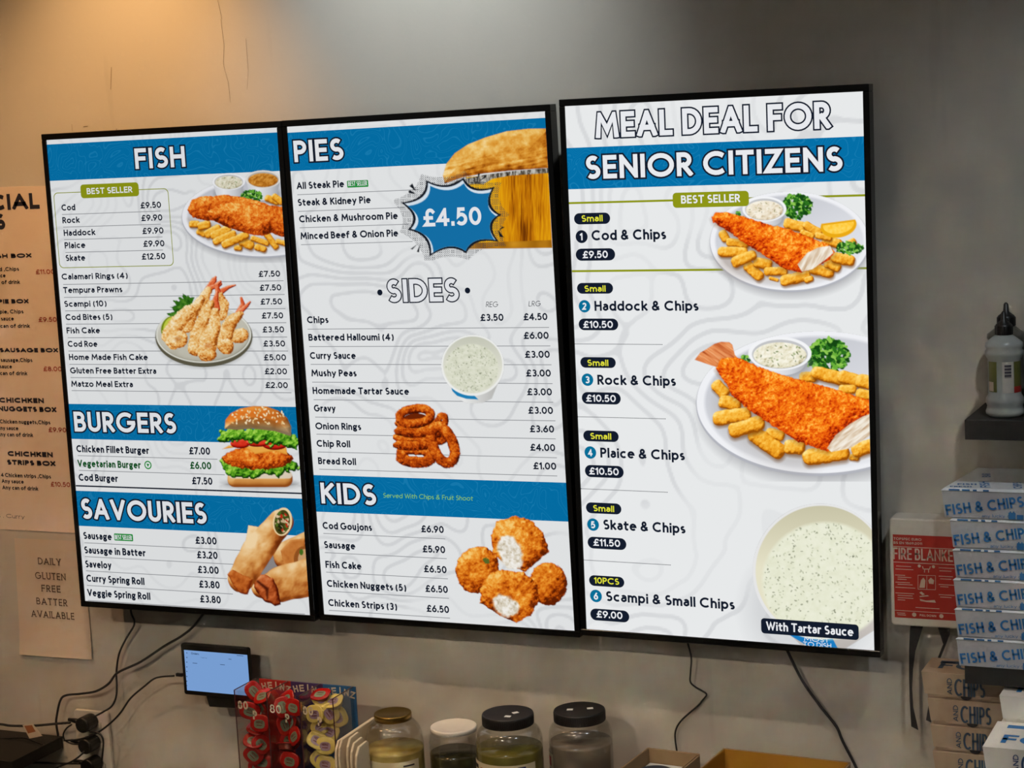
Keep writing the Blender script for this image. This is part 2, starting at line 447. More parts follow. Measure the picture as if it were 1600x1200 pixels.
def rule(mb, surf, x0, y0, x1, th=1.0, mi=0, layer=2, dash=0, half=None):
    u0, u1, v = surf.run(x0, x1, y0); t = (surf.loc(x0, y0 - th)[1] - v) / 2
    if half: u0 = max(u0, -half[0]); u1 = min(u1, half[0])
    if dash:
        n = int((u1 - u0) / dash)
        for i in range(n):
            a = u0 + (u1 - u0) * i / n; b = a + (u1 - u0) / n * 0.62
            mb.add([(a, -EPS * layer, v - t), (b, -EPS * layer, v - t), (b, -EPS * layer, v + t), (a, -EPS * layer, v + t)], [(0, 1, 2, 3)], mi)
    else:
        mb.add([(u0, -EPS * layer, v - t), (u1, -EPS * layer, v - t), (u1, -EPS * layer, v + t), (u0, -EPS * layer, v + t)], [(0, 1, 2, 3)], mi)
def disc(mb, surf, x, y, r, mi=0, layer=2, n=24, hole=0):
    u, v = surf.loc(x, y); R = surf.loc(x, y - r)[1] - v; h = R * hole
    if hole:
        for i in range(n):
            a, b = 2 * math.pi * i / n, 2 * math.pi * (i + 1) / n
            mb.add([(u + h * math.cos(a), -EPS * layer, v + h * math.sin(a)), (u + R * math.cos(a), -EPS * layer, v + R * math.sin(a)),
                    (u + R * math.cos(b), -EPS * layer, v + R * math.sin(b)), (u + h * math.cos(b), -EPS * layer, v + h * math.sin(b))], [(0, 1, 2, 3)], mi)
    else:
        mb.add([(u + R * math.cos(2 * math.pi * i / n), -EPS * layer, v + R * math.sin(2 * math.pi * i / n)) for i in range(n)], [tuple(range(n))], mi)
def Zm(ox, oy, k):
    return lambda x, y: (ox + x / k, oy + y / k)

# ---------------------------------------------------------------- food pictures shown on the displays
def hsh(x, y, s):
    v = np.sin(x * 127.1 + y * 311.7 + s * 74.7) * 43758.5453
    return v - np.floor(v)
def vn(x, y, s):
    xi = np.floor(x); yi = np.floor(y); fx = x - xi; fy = y - yi
    fx = fx * fx * (3 - 2 * fx); fy = fy * fy * (3 - 2 * fy)
    a = hsh(xi, yi, s); b = hsh(xi + 1, yi, s); c = hsh(xi, yi + 1, s); d = hsh(xi + 1, yi + 1, s)
    return (a * (1 - fx) + b * fx) * (1 - fy) + (c * (1 - fx) + d * fx) * fy
def sst(a, b, x):
    t = np.clip((x - a) / (b - a), 0, 1); return t * t * (3 - 2 * t)
class Pic:
    """a small painting canvas in the zoomed frame of one part of the photograph"""
    def __init__(s, ox, oy, k, x0, y0, x1, y1, step=1.0):
        s.k = k; s.ox = ox; s.oy = oy
        px = np.arange(ox + x0 / k, ox + x1 / k + step, step); py = np.arange(oy + y0 / k, oy + y1 / k + step, step)
        s.PX, s.PY = np.meshgrid(px, py)
        s.X = (s.PX - ox) * k; s.Y = (s.PY - oy) * k
        s.dz = step * k; s.c = np.zeros(s.X.shape + (3,)); s.a = np.zeros(s.X.shape); s.seed = 1
    def fbm(s, sc, seed=0, oc=3, sx=1.0, sy=1.0, ang=0.0):
        c, q = math.cos(ang), math.sin(ang)
        X = (s.X * c + s.Y * q) / sc * sx; Y = (-s.X * q + s.Y * c) / sc * sy; v = 0; am = 1; t = 0
        for i in range(oc):
            v = v + am * vn(X * 2 ** i + 17 * i, Y * 2 ** i, seed + i); t += am; am *= .55
        return v / t
    def over(s, al, col):
        al = np.clip(al, 0, 1); col = np.asarray(col, float)
        if col.ndim == 1: col = np.broadcast_to(col / 255.0, s.c.shape)
        na = al + s.a * (1 - al)
        s.c = np.where(na[..., None] > 1e-6, (col * al[..., None] + s.c * (s.a * (1 - al))[..., None]) / np.maximum(na, 1e-6)[..., None], s.c)
        s.a = na
    def m(s, sd, soft=0.0):
        w = s.dz * 1.1 + soft
        return np.clip(0.5 - sd / w, 0, 1)
    def ell(s, cx, cy, a, b, rot=0.0):
        r = math.radians(rot); dx = s.X - cx; dy = s.Y - cy
        x = dx * math.cos(r) + dy * math.sin(r); y = -dx * math.sin(r) + dy * math.cos(r)
        k0 = np.sqrt((x / a) ** 2 + (y / b) ** 2) + 1e-9; k1 = np.sqrt((x / a ** 2) ** 2 + (y / b ** 2) ** 2) + 1e-9
        return k0 * (k0 - 1) / k1
    def poly(s, pts):
        P = np.array(pts, float); X, Y = s.X, s.Y; d = np.full(X.shape, 1e18); sg = np.ones(X.shape)
        j = len(P) - 1
        for i in range(len(P)):
            ex, ey = P[j] - P[i]; wx = X - P[i][0]; wy = Y - P[i][1]
            t = np.clip((wx * ex + wy * ey) / (ex * ex + ey * ey + 1e-12), 0, 1)
            d = np.minimum(d, (wx - ex * t) ** 2 + (wy - ey * t) ** 2)
            c1 = Y >= P[i][1]; c2 = Y < P[j][1]; c3 = ex * wy > ey * wx
            sg = np.where((c1 & c2 & c3) | (~c1 & ~c2 & ~c3), -sg, sg); j = i
        return sg * np.sqrt(d)
    def tube(s, pts, rs):
        d = np.full(s.X.shape, 1e9)
        for (a, b), r0, r1 in zip(zip(pts[:-1], pts[1:]), rs[:-1], rs[1:]):
            ex, ey = b[0] - a[0], b[1] - a[1]; wx = s.X - a[0]; wy = s.Y - a[1]
            t = np.clip((wx * ex + wy * ey) / (ex * ex + ey * ey + 1e-9), 0, 1)
            d = np.minimum(d, np.hypot(wx - ex * t, wy - ey * t) - (r0 + (r1 - r0) * t))
        return d
    def obox(s, x0, y0, x1, y1, r, cr=0.8):
        cx, cy = (x0 + x1) / 2, (y0 + y1) / 2; L = math.hypot(x1 - x0, y1 - y0) / 2 + r; a = math.atan2(y1 - y0, x1 - x0)
        dx = s.X - cx; dy = s.Y - cy; u = np.abs(dx * math.cos(a) + dy * math.sin(a)) - L + r * cr
        v = np.abs(-dx * math.sin(a) + dy * math.cos(a)) - r + r * cr
        return np.hypot(np.maximum(u, 0), np.maximum(v, 0)) + np.minimum(np.maximum(u, v), 0) - r * cr
    def relief(s, sd, r, bulge=1.0, nz=None):
        t = np.clip(-sd / r, 0, 1); h = r * bulge * np.sqrt(np.clip(1 - (1 - t) ** 2, 0, 1))
        if nz is not None: h = h + nz
        gy, gx = np.gradient(h, s.dz); n = np.sqrt(gx ** 2 + gy ** 2 + 1)
        return np.clip((gx * .45 + gy * .62 + .72) / n / .78, 0.05, 1.5)
    def ramp(s, t, cols):
        t = np.clip(t, 0, 1) * (len(cols) - 1); i = np.clip(t.astype(int), 0, len(cols) - 2); f = (t - i)[..., None]
        C = np.array(cols, float) / 255.0
        return C[i] * (1 - f) + C[i + 1] * f
    def shadow(s, sd, soft, al, col=(120, 122, 128)):
        s.over(np.clip(0.5 - sd / soft, 0, 1) * al, np.array(col, float))
    def batter(s, sd, r=50, seed=1, cols=None, nsc=16, amp=8.0, edge=5.0, bulge=.8, bright=0.0):
        cols = cols or [(96, 28, 4), (176, 62, 10), (226, 104, 22), (244, 150, 52), (252, 200, 110)]
        sd = sd + (s.fbm(nsc, seed + 9, 3) - .5) * edge * 2
        n = s.fbm(nsc, seed, 4); n2 = s.fbm(nsc * 4, seed + 5, 2)
        sh = s.relief(sd, r, bulge, n * amp)
        n3 = s.fbm(nsc * .45, seed + 15, 2)
        t = .22 + .50 * (sh - .4) + .75 * (n - .46) + .5 * (n2 - .5) + .35 * (n3 - .5) + bright
        s.over(s.m(sd), s.ramp(t, cols)); return sd
    def solid(s, sd, cols, r=40, seed=3, nsc=30, namt=.25, bulge=.7, nz=0.0, base=.0):
        n = s.fbm(nsc, seed, 3); sh = s.relief(sd, r, bulge, n * nz)
        s.over(s.m(sd), s.ramp(base + (sh - .25) * .8 + (n - .5) * namt, cols)); return sd
    CH = [(150, 78, 6), (214, 130, 18), (240, 168, 44), (250, 198, 84), (255, 226, 140)]
    def chips(s, L, cols=None):
        cols = cols or s.CH
        for i, (x0, y0, x1, y1, r) in enumerate(L):
            s.shadow(s.obox(x0 + 3, y0 + r * .35, x1 + 3, y1 + r * .35, r), r * .5, .5, (90, 45, 10))
            sd = s.obox(x0, y0, x1, y1, r) + (s.fbm(26, 60 + i, 2) - .5) * r * .25
            s.solid(sd, cols, r * .7, 40 + i, 14, .5, .75, 4.0, .02)
    def leaves(s, cx, cy, rx, ry, n, seed, sz=10, cols=((20, 70, 18), (44, 112, 30), (104, 172, 56), (28, 88, 24), (140, 196, 80))):
        R = random.Random(seed); n = int(n * 1.6); sz *= .8
        for i in range(n):
            a = R.uniform(0, 6.28); q = math.sqrt(R.random()); x = cx + rx * q * math.cos(a); y = cy + ry * q * math.sin(a)
            s.over(s.m(s.ell(x, y, sz * R.uniform(.6, 1.2), sz * R.uniform(.35, .7), R.uniform(0, 180)) + (s.fbm(sz * .7, seed + i, 1) - .5) * sz * .5), np.array(R.choice(cols), float))
    def bowl(s, cx, cy, a, b, dep, sauce, seed=1, rim=(240, 241, 243), body=((150, 152, 158), (205, 207, 212), (240, 241, 244)), ins=.84, specks=0, spc=(90, 110, 60)):
        bd = np.minimum(s.poly([(cx - a * .98, cy), (cx + a * .98, cy), (cx + a * .8, cy + dep), (cx - a * .8, cy + dep)]), s.ell(cx, cy + dep, a * .8, b * .75))
        s.shadow(s.ell(cx + 4, cy + dep + 4, a * .95, b * .9), b * .5, .5)
        t = (s.X - cx + a) / (2 * a); s.over(s.m(bd), s.ramp(.95 - np.abs(t - .35) * 1.3, body))
        s.over(s.m(s.ell(cx, cy, a, b)), np.array(rim, float))
        i = s.ell(cx, cy + b * .04, a * ins * 1.05, b * ins * 1.04); s.over(s.m(i), np.array([c * .8 for c in rim]))
        i = s.ell(cx, cy + b * .1, a * ins, b * ins * .92)
        n = s.fbm(b * .28, seed, 3); sh = s.relief(i, b * .3, .25, n * b * .22)
        s.over(s.m(i), s.ramp(.2 + .45 * (sh - .3) + .6 * (n - .4), sauce))
        if specks: s.speck(i, specks, seed, spc, b * .06)
    def speck(s, sd, n, seed, col, sz, box=None):
        R = random.Random(seed); ins = np.argwhere(sd < -sz)
        if not len(ins): return
        for i in range(n):
            r, c = ins[R.randrange(len(ins))]
            s.over(s.m(s.ell(s.X[r, c], s.Y[r, c], sz * R.uniform(.5, 1.5), sz * R.uniform(.3, .8), R.uniform(0, 180))) * R.uniform(.35, .9), np.array(col, float) * R.uniform(.7, 1.3))
    def plate(s, cx, cy, a, b, rot=0, base=(214, 216, 222), rimc=(236, 237, 241), dark=(176, 178, 186)):
        s.shadow(s.ell(cx + a * .02, cy + b * .1, a * 1.0, b * 1.0, rot), b * .18, .55, (130, 130, 136))
        e = s.ell(cx, cy, a, b, rot); s.over(s.m(e), np.array(dark, float))
        s.over(s.m(s.ell(cx, cy - b * .025, a * .995, b * .985, rot)), np.array(rimc, float))
        e2 = s.ell(cx, cy - b * .02, a * .93, b * .92, rot)
        s.over(s.m(e2, b * .04), s.ramp(.5 + (s.Y - cy) / b * .25 + (s.X - cx) / a * .15, [dark, base, rimc]))
    def mesh(s, name, surf, parent, mat, layer, half, gain=1.0, label=None):
        o_x, o_y = s.PX.shape
        I = surf.I; R = np.array([list(r) for r in RC]); C = np.array(CAM)
        d = np.stack([(s.PX - 800) / F_PX, np.ones_like(s.PX), -(s.PY - 600) / F_PX], -1) @ R.T
        n = np.array(surf.n); p = np.array(surf.p); t = (p - C).dot(n) / (d @ n)
        w = C + d * t[..., None]; I4 = np.array([list(r) for r in I]); q = w @ I4[:3, :3].T + I4[:3, 3]
        al = s.a.copy()
        ok = (np.abs(q[..., 0]) <= half[0] + 0.0012) & (np.abs(q[..., 2]) <= half[1] + 0.0012)
        q[..., 0] = np.clip(q[..., 0], -half[0], half[0]); q[..., 2] = np.clip(q[..., 2], -half[1], half[1]); q[..., 1] = -EPS * layer
        vis = ok & (al > 0.004)
        quad = (ok[:-1, :-1] & ok[1:, :-1] & ok[:-1, 1:] & ok[1:, 1:]) & (vis[:-1, :-1] | vis[1:, :-1] | vis[:-1, 1:] | vis[1:, 1:])
        idx = np.arange(o_x * o_y).reshape(o_x, o_y)
        F = np.stack([idx[:-1, :-1][quad], idx[1:, :-1][quad], idx[1:, 1:][quad], idx[:-1, 1:][quad]], 1)
        use = np.unique(F); rem = np.full(o_x * o_y, -1); rem[use] = np.arange(len(use)); F = rem[F]
        V = q.reshape(-1, 3)[use]
        me = bpy.data.meshes.new(name)
        me.vertices.add(len(V)); me.vertices.foreach_set('co', V.astype(np.float32).ravel())
        me.loops.add(F.size); me.loops.foreach_set('vertex_index', F.astype(np.int32).ravel())
        me.polygons.add(len(F)); me.polygons.foreach_set('loop_start', np.arange(0, F.size, 4, dtype=np.int32))
        me.polygons.foreach_set('loop_total', np.full(len(F), 4, dtype=np.int32))
        me.update(calc_edges=True)
        c = np.clip(s.c, 0, 1); lin = np.where(c <= .04045, c / 12.92, ((c + .055) / 1.055) ** 2.4) * gain
        col = np.concatenate([lin, al[..., None]], -1).reshape(-1, 4)[use]
        at = me.color_attributes.new('Col', 'FLOAT_COLOR', 'POINT'); at.data.foreach_set('color', col.astype(np.float32).ravel())
        me.materials.append(mat)
        o = link(bpy.data.objects.new(name, me), parent)
        if label: o['label'] = label
        return o

def star(s, k, wob, pts):
    """curved-in spikes from a list of tips, pulled towards the middle"""
    cx = sum(p[0] for p in pts) / len(pts); cy = sum(p[1] for p in pts) / len(pts); out = []
    n = len(pts)
    for i in range(n):
        a = pts[i]; b = pts[(i + 1) % n]; a = (cx + (a[0] - cx) * k, cy + (a[1] - cy) * k); b = (cx + (b[0] - cx) * k, cy + (b[1] - cy) * k)
        mx, my = (a[0] + b[0]) / 2, (a[1] + b[1]) / 2; c = (mx + (cx - mx) * wob, my + (cy - my) * wob)
        for j in range(8):
            t = j / 8; out.append(((1 - t) ** 2 * a[0] + 2 * t * (1 - t) * c[0] + t * t * b[0], (1 - t) ** 2 * a[1] + 2 * t * (1 - t) * c[1] + t * t * b[1]))
    return out

GREY = [(120, 100, 60), (205, 198, 170), (232, 228, 208), (244, 242, 228)]
def pic_cod_plate():
    p = Pic(50, 180, 4, 900, 330, 1620, 920)
    p.plate(1440, 640, 502, 252)
    p.bowl(1447, 400, 110, 56, 90, [(120, 62, 10), (176, 104, 24), (214, 146, 56), (238, 190, 110)], 5, rim=(228, 224, 218))
    p.bowl(1232, 415, 102, 52, 70, GREY, 3, specks=26)
    p.leaves(1375, 505, 66, 34, 90, 4, 13)
    p.chips([(1480, 520, 1530, 540, 22), (1520, 510, 1560, 540, 20)])
    p.shadow(p.poly([(980, 650), (1200, 700), (1400, 770), (1600, 780), (1600, 820), (1300, 800), (1000, 700)]), 40, .35, (120, 80, 40))
    p.chips([(1005, 680, 1030, 680, 22), (1075, 740, 1050, 728, 20), (1062, 692, 1095, 685, 27), (1108, 740, 1160, 712, 28), (1145, 752, 1220, 716, 27), (1155, 788, 1255, 745, 24),
             (1282, 828, 1300, 830, 18), (1325, 795, 1365, 812, 28), (1385, 770, 1470, 800, 18), (1412, 825, 1450, 838, 20), (1470, 745, 1525, 820, 20), (1540, 790, 1580, 800, 16), (1212, 806, 1335, 752, 25)])
    a = p.batter(p.poly([(975, 590), (1000, 530), (1060, 505), (1140, 505), (1220, 498), (1330, 515), (1450, 545), (1500, 570), (1450, 640), (1250, 650), (1100, 660), (1010, 640), (985, 615)]), 70, 11, bright=.05)
    p.batter(p.poly([(1100, 600), (1180, 555), (1300, 540), (1430, 560), (1560, 570), (1630, 600), (1630, 750), (1570, 762), (1500, 735), (1440, 755), (1370, 745), (1310, 728), (1200, 690), (1120, 650)]), 90, 12, bright=.06)
    return p
def pic_prawns():
    p = Pic(80, 400, 4, 630, 110, 1280, 710)
    p.shadow(p.ell(957, 520, 300, 182), 30, .4, (110, 110, 100))
    p.over(p.m(p.ell(957, 503, 304, 190)), np.array((92, 88, 70.)))
    p.over(p.m(p.ell(955, 490, 298, 178)), np.array((222, 222, 212.)))
    p.solid(p.ell(955, 492, 288, 168), [(150, 146, 130), (196, 193, 178), (214, 212, 200)], 60, 3, 60, .2, .15)
    p.over(p.m(p.poly([(728, 360), (770, 345), (748, 318), (782, 306), (765, 280), (802, 278), (798, 250), (826, 262), (822, 226), (850, 250), (862, 238), (872, 262), (896, 256), (880, 300), (860, 335), (820, 360), (790, 378), (745, 378)]) + (p.fbm(14, 5, 2) - .5) * 14),
           p.ramp(p.fbm(20, 8, 3), [(16, 60, 12), (50, 110, 24), (120, 168, 60)]))
    p.over(p.m(p.ell(740, 445, 48, 70, 20)), np.array((120, 140, 20.))); p.over(p.m(p.ell(746, 440, 40, 60, 20)), np.array((196, 206, 70.)))
    TP = [(140, 66, 14), (206, 120, 40), (234, 176, 96), (246, 212, 150), (253, 236, 200)]
    RD = [(120, 24, 8), (196, 62, 26), (228, 110, 62), (246, 170, 130)]
    def tail(pts, rs, seed): p.solid(p.tube(pts, rs), RD, 12, seed, 14, .5, .8, 2.0, .1)
    tail([(980, 215), (1020, 150), (1030, 132)], [22, 18, 8], 1); tail([(1000, 200), (1060, 175), (1040, 200)], [16, 12, 6], 2)
    tail([(1060, 225), (1110, 195), (1152, 182)], [20, 12, 6], 3); tail([(1050, 240), (1035, 180), (1060, 160)], [18, 14, 8], 4)
    tail([(1170, 360), (1200, 300), (1190, 262)], [20, 14, 8], 5); tail([(1180, 350), (1225, 310), (1245, 288)], [18, 13, 7], 6)
    p.batter(p.tube([(930, 330), (960, 260), (985, 215)], [42, 34, 24]), 30, 21, TP, 12, 6, 6, bright=.12)
    p.batter(p.tube([(1060, 360), (1080, 300), (1060, 250)], [44, 34, 22]), 30, 22, TP, 12, 6, 6, bright=.05)
    tail([(1035, 330), (1028, 280), (1040, 225)], [24, 20, 10], 7)
    p.batter(p.ell(1180, 498, 58, 46, -20), 36, 23, TP, 12, 6, 5)
    p.batter(p.tube([(1090, 560), (1090, 480), (1130, 410), (1180, 365)], [50, 44, 40, 24]), 36, 24, TP, 12, 6, 6, bright=.06)
    p.batter(p.ell(1100, 565, 44, 50), 30, 33, TP, 12, 6, 5, bright=.02)
    p.batter(p.tube([(905, 560), (920, 470), (975, 370), (1000, 300)], [46, 46, 42, 26]), 36, 25, TP, 12, 6, 6, bright=.04)
    p.batter(p.tube([(850, 440), (890, 340), (940, 270)], [40, 36, 26]), 36, 28, TP, 12, 6, 6, bright=.14)
    p.batter(p.tube([(765, 545), (735, 495), (790, 420), (860, 350)], [40, 44, 50, 44]), 36, 26, TP, 12, 6, 7, bright=.14)
    p.batter(p.ell(795, 520, 62, 56), 34, 29, TP, 12, 6, 5, bright=.1); p.shadow(p.ell(795, 520, 20, 16), 18, .45, (170, 90, 30))
    p.batter(p.ell(905, 575, 50, 50), 34, 34, TP, 12, 6, 5, bright=.02)
    p.batter(p.tube([(975, 600), (985, 530), (1020, 440), (1030, 350)], [58, 56, 42, 26]), 40, 27, TP, 12, 6, 6, bright=.14)
    p.shadow(p.ell(985, 560, 24, 16), 18, .4, (190, 90, 30))
    p.batter(p.ell(990, 615, 46, 36), 30, 31, TP, 12, 6, 5)
    return p
def pic_burger():
    p = Pic(100, 620, 3.333, 790, 35, 1245, 485)
    p.shadow(p.ell(1025, 455, 190, 22), 30, .6, (90, 90, 90))
    p.solid(p.poly(rrect(853, 385, 1193, 470, 38)), [(150, 78, 24), (206, 138, 66), (232, 176, 104), (244, 208, 150)], 60, 3, 60, .12, .6, 0, .1)
    p.over(p.m(p.poly(rrect(862, 385, 1190, 425, 18))) * .9, np.array((226, 214, 196.)))
    LT = [(16, 58, 8), (58, 128, 20), (120, 186, 44), (178, 222, 92)]
    p.solid(p.poly([(805, 330), (850, 305), (1190, 320), (1225, 360), (1215, 395), (1150, 385), (1120, 425), (1050, 395), (990, 425), (930, 415), (880, 415), (830, 385)]) + (p.fbm(22, 7, 2) - .5) * 34, LT, 24, 9, 16, 1.0, .9, 9, .05)
    p.batter(p.ell(1012, 318, 184, 60), 50, 31, None, 15, 8, 9, bright=-.02)
    p.solid(p.poly([(826, 272), (860, 252), (1160, 262), (1166, 302), (1100, 282), (1000, 298), (945, 262), (900, 262)]), [(206, 116, 26), (240, 170, 70), (252, 204, 120)], 10, 4, 40, .1, .3)
    for cx, cy, a, b in ((920, 242, 52, 26), (1100, 248, 66, 28), (1010, 238, 60, 22)):
        p.solid(p.ell(cx, cy, a, b), [(110, 10, 6), (196, 28, 16), (232, 66, 40), (248, 130, 100)], 18, 5, 20, .3, .6)
    p.solid(p.poly([(797, 225), (815, 175), (850, 165), (1000, 160), (1180, 180), (1225, 235), (1215, 275), (1180, 262), (1130, 245), (1090, 262), (1040, 225), (1000, 250), (950, 222), (890, 232), (860, 240), (830, 232)]) + (p.fbm(22, 8, 2) - .5) * 34, LT, 24, 10, 16, 1.0, .9, 9, .08)
    bun = p.poly([(840, 165), (842, 120), (870, 85), (920, 60), (990, 47), (1060, 50), (1120, 72), (1165, 110), (1185, 155), (1185, 205), (1100, 178), (980, 165), (900, 172)])
    t = np.clip((p.Y - 50) / 150 + (p.fbm(50, 3, 2) - .5) * .2, 0, 1)
    sh = p.relief(bun, 90, .7)
    p.over(p.m(bun), np.clip(p.ramp(t, [(206, 128, 50), (190, 100, 30), (200, 116, 44), (236, 190, 128), (240, 206, 160)]) * (.55 + .5 * sh[..., None]), 0, 1))
    R = random.Random(5)
    for i in range(74):
        x = R.uniform(870, 1150); y = R.uniform(50, 140)
        if y < 52 + abs(x - 1010) ** 2 / 700: continue
        p.over(p.m(p.ell(x, y, 6.5, 3.8, R.uniform(0, 180))), np.array(R.choice([(248, 226, 180), (232, 200, 140), (252, 238, 205)]), float))
    return p
def pic_spring_rolls():
    p = Pic(100, 620, 3.333, 840, 560, 1300, 1100)
    C = [(110, 44, 10), (176, 96, 36), (216, 150, 78), (236, 188, 124), (248, 218, 170)]
    def roll(pts, rs, seed, b=0.0):
        sd = p.tube(pts, rs) + (p.fbm(60, seed, 2) - .5) * 10
        n = p.fbm(70, seed + 3, 3); sh = p.relief(sd, rs[0] * .95, .85, p.fbm(20, seed, 2) * 3)
        p.over(p.m(sd), p.ramp(.12 + b + .58 * (sh - .3) + .9 * (n - .45), C)); return sd
    p.solid(p.poly([(962, 668), (1035, 680), (1010, 760), (944, 772)]), C, 40, 3, 40, .4, .5, 0, .2)
    p.shadow(p.ell(1080, 880, 120, 60, -30), 40, .7, (60, 20, 8))
    roll([(1165, 825), (1310, 770)], [76, 84], 5, .0)
    p.solid(p.poly([(1130, 800), (1180, 745), (1260, 735), (1260, 800), (1210, 895), (1150, 885)]), [(120, 52, 14), (196, 116, 50), (226, 160, 90)], 14, 9, 30, .4, .6)
    p.over(p.m(p.ell(1240, 835, 40, 58, 15)), np.array((150, 84, 34.))); p.over(p.m(p.ell(1250, 835, 28, 44, 15)), np.array((206, 160, 110.)))
    p.over(p.m(p.ell(1238, 808, 10, 16)), np.array((70, 110, 30.)))
    roll([(1040, 990), (1130, 975), (1300, 935)], [60, 92, 100], 7, .02)
    p.solid(p.poly([(985, 940), (1030, 925), (1090, 940), (1115, 1000), (1130, 1080), (1100, 1088), (1050, 1065), (1000, 1010)]) + (p.fbm(30, 4, 2) - .5) * 10, [(80, 18, 6), (150, 60, 20), (200, 100, 48), (226, 150, 96)], 30, 12, 24, .6, .8, 5)
    p.shadow(p.tube([(1010, 960), (1060, 1000), (1060, 1050)], [5, 8, 3]), 10, .8, (60, 14, 4))
    roll([(925, 945), (1010, 800), (1130, 650)], [70, 82, 66], 6, .12)
    p.solid(p.poly([(853, 925), (880, 900), (985, 950), (960, 1030), (915, 1020), (870, 960)]) + (p.fbm(24, 3, 2) - .5) * 10, [(120, 40, 8), (190, 96, 34), (224, 140, 70)], 24, 14, 24, .6, .7, 3)
    e = p.ell(1140, 650, 50, 74, 8); p.over(p.m(e), np.array((240, 214, 166.))); e = p.ell(1138, 652, 40, 64, 8); p.over(p.m(e), np.array((70, 66, 22.)))
    R = random.Random(3)
    for i in range(46):
        a = R.uniform(0, 6.28); q = math.sqrt(R.random()); x = 1138 + 33 * q * math.cos(a); y = 652 + 54 * q * math.sin(a)
        p.over(p.m(p.ell(x, y, R.uniform(5, 12), R.uniform(3, 7), R.uniform(0, 180))), np.array(R.choice([(190, 44, 24), (84, 112, 36), (206, 176, 140), (30, 40, 14), (60, 84, 24), (226, 200, 160)]), float))
    return p
TIPS = [(1035, 462), (1212, 517), (1250, 675), (1235, 828), (1052, 895), (842, 912), (718, 760), (680, 605), (822, 478)]
def pic_pie():
    p = Pic(440, 150, 3.636, 640, 170, 1545, 930)
    f = p.poly([(1050, 460), (1300, 440), (1520, 425), (1540, 862), (1062, 868), (1040, 700)])
    st = p.fbm(26, 4, 3, 2.4, .16); st2 = p.fbm(60, 7, 2, 2.0, .3)
    mid = np.exp(-((p.X - 1390) / 130.) ** 2)
    p.over(p.m(f), p.ramp(.95 - mid * .45 - 1.3 * np.abs(st - .5) * (0.3 + mid) - (st2 - .5) * .5 * mid, [(110, 52, 4), (186, 108, 8), (222, 150, 14), (250, 196, 20)]))
    p.over(p.m(p.poly([(1062, 835), (1535, 818), (1540, 862), (1062, 868)])), p.ramp(p.fbm(60, 4, 2), [(150, 92, 10), (214, 150, 34)]))
    fo = p.poly([(905, 528), (1000, 480), (1150, 448), (1300, 428), (1520, 408), (1520, 437), (1300, 452), (1200, 470), (1150, 500), (1040, 500), (960, 525)])
    p.over(p.m(fo), p.ramp(p.fbm(14, 5, 3, 2, .5), [(20, 16, 12), (70, 62, 50), (180, 176, 166), (230, 230, 226)]))
    cr = p.poly([(928, 498), (918, 450), (938, 385), (985, 325), (1060, 275), (1160, 235), (1280, 200), (1400, 186), (1520, 184), (1520, 408), (1300, 424), (1150, 440), (1030, 462)])
    n = p.fbm(34, 6, 4); sh = p.relief(cr, 120, .5, n * 7)
    lay = p.fbm(30, 8, 3, .25, 2.2, math.radians(-12)); low = sst(300, 420, p.Y + (p.X - 1100) * .12)
    p.over(p.m(cr), p.ramp(.15 + .5 * (sh - .3) + .75 * (n - .42) + low * (lay - .35) * .8, [(130, 62, 6), (190, 112, 24), (222, 152, 52), (238, 190, 100), (250, 222, 160)]))
    # halftone halo, then the star
    h = p.poly(star(p, 1.17, .22, TIPS)); dots = (np.sin(p.X * 2 * math.pi / 11.5) * np.sin(p.Y * 2 * math.pi / 11.5)) > .12
    p.over(p.m(h) * dots * .75, np.array((60, 66, 74.)))
    for q in ([(728, 512), (745, 496), (765, 540)], [(722, 540), (732, 534), (765, 556), (726, 552)], [(735, 868), (775, 840), (745, 872)], [(770, 885), (788, 842), (783, 888)], [(1255, 742), (1268, 745), (1236, 765)], [(1232, 762), (1265, 802), (1240, 800)], [(1118, 440), (1130, 442), (1115, 478)], [(1160, 452), (1165, 460), (1125, 484)]):
        p.over(p.m(p.poly(q)), np.array((18, 24, 34.)))
    p.over(p.m(p.poly(star(p, 1.0, .34, TIPS))), np.array((16, 22, 34.)))
    g = star(p, .93, .33, TIPS); p.over(p.m(p.poly(g)), np.array((214, 226, 236.)))
    g2 = [(x + 8, y + 12) for x, y in star(p, .9, .33, TIPS)]
    p.over(np.minimum(p.m(p.poly(g2)), p.m(p.poly(g))), np.array((20, 112, 168.)))
    return p
def pic_small_tub():
    p = Pic(460, 420, 3.53, 800, 350, 1180, 760)
    bd = np.minimum(p.poly([(820, 560), (1152, 560), (1090, 715), (1040, 738), (960, 738), (890, 690)]), p.ell(985, 640, 118, 102))
    p.over(p.m(bd), p.ramp((p.X - 830) / 320, [(214, 216, 216), (236, 237, 236), (206, 206, 204), (176, 176, 172)]))
    p.over(np.minimum(p.m(p.poly([(858, 630), (900, 668), (990, 694), (1016, 720), (950, 716), (900, 700), (872, 672)])), p.m(bd)), np.array((30, 128, 184.)))
    p.over(p.m(p.ell(985, 532, 173, 168)), np.array((240, 241, 238.)))
    p.over(p.m(p.ell(985, 530, 163, 157)), p.ramp((p.Y - 370) / 200, [(200, 202, 186), (228, 228, 214)]))
    i = p.ell(980, 548, 148, 134); n = p.fbm(14, 4, 3)
    p.over(p.m(i, 6), p.ramp(.5 + (n - .5) * .8, [(196, 200, 176), (222, 224, 204), (236, 236, 222)]))
    p.speck(i, 160, 6, (120, 130, 100), 3.2)
    return p
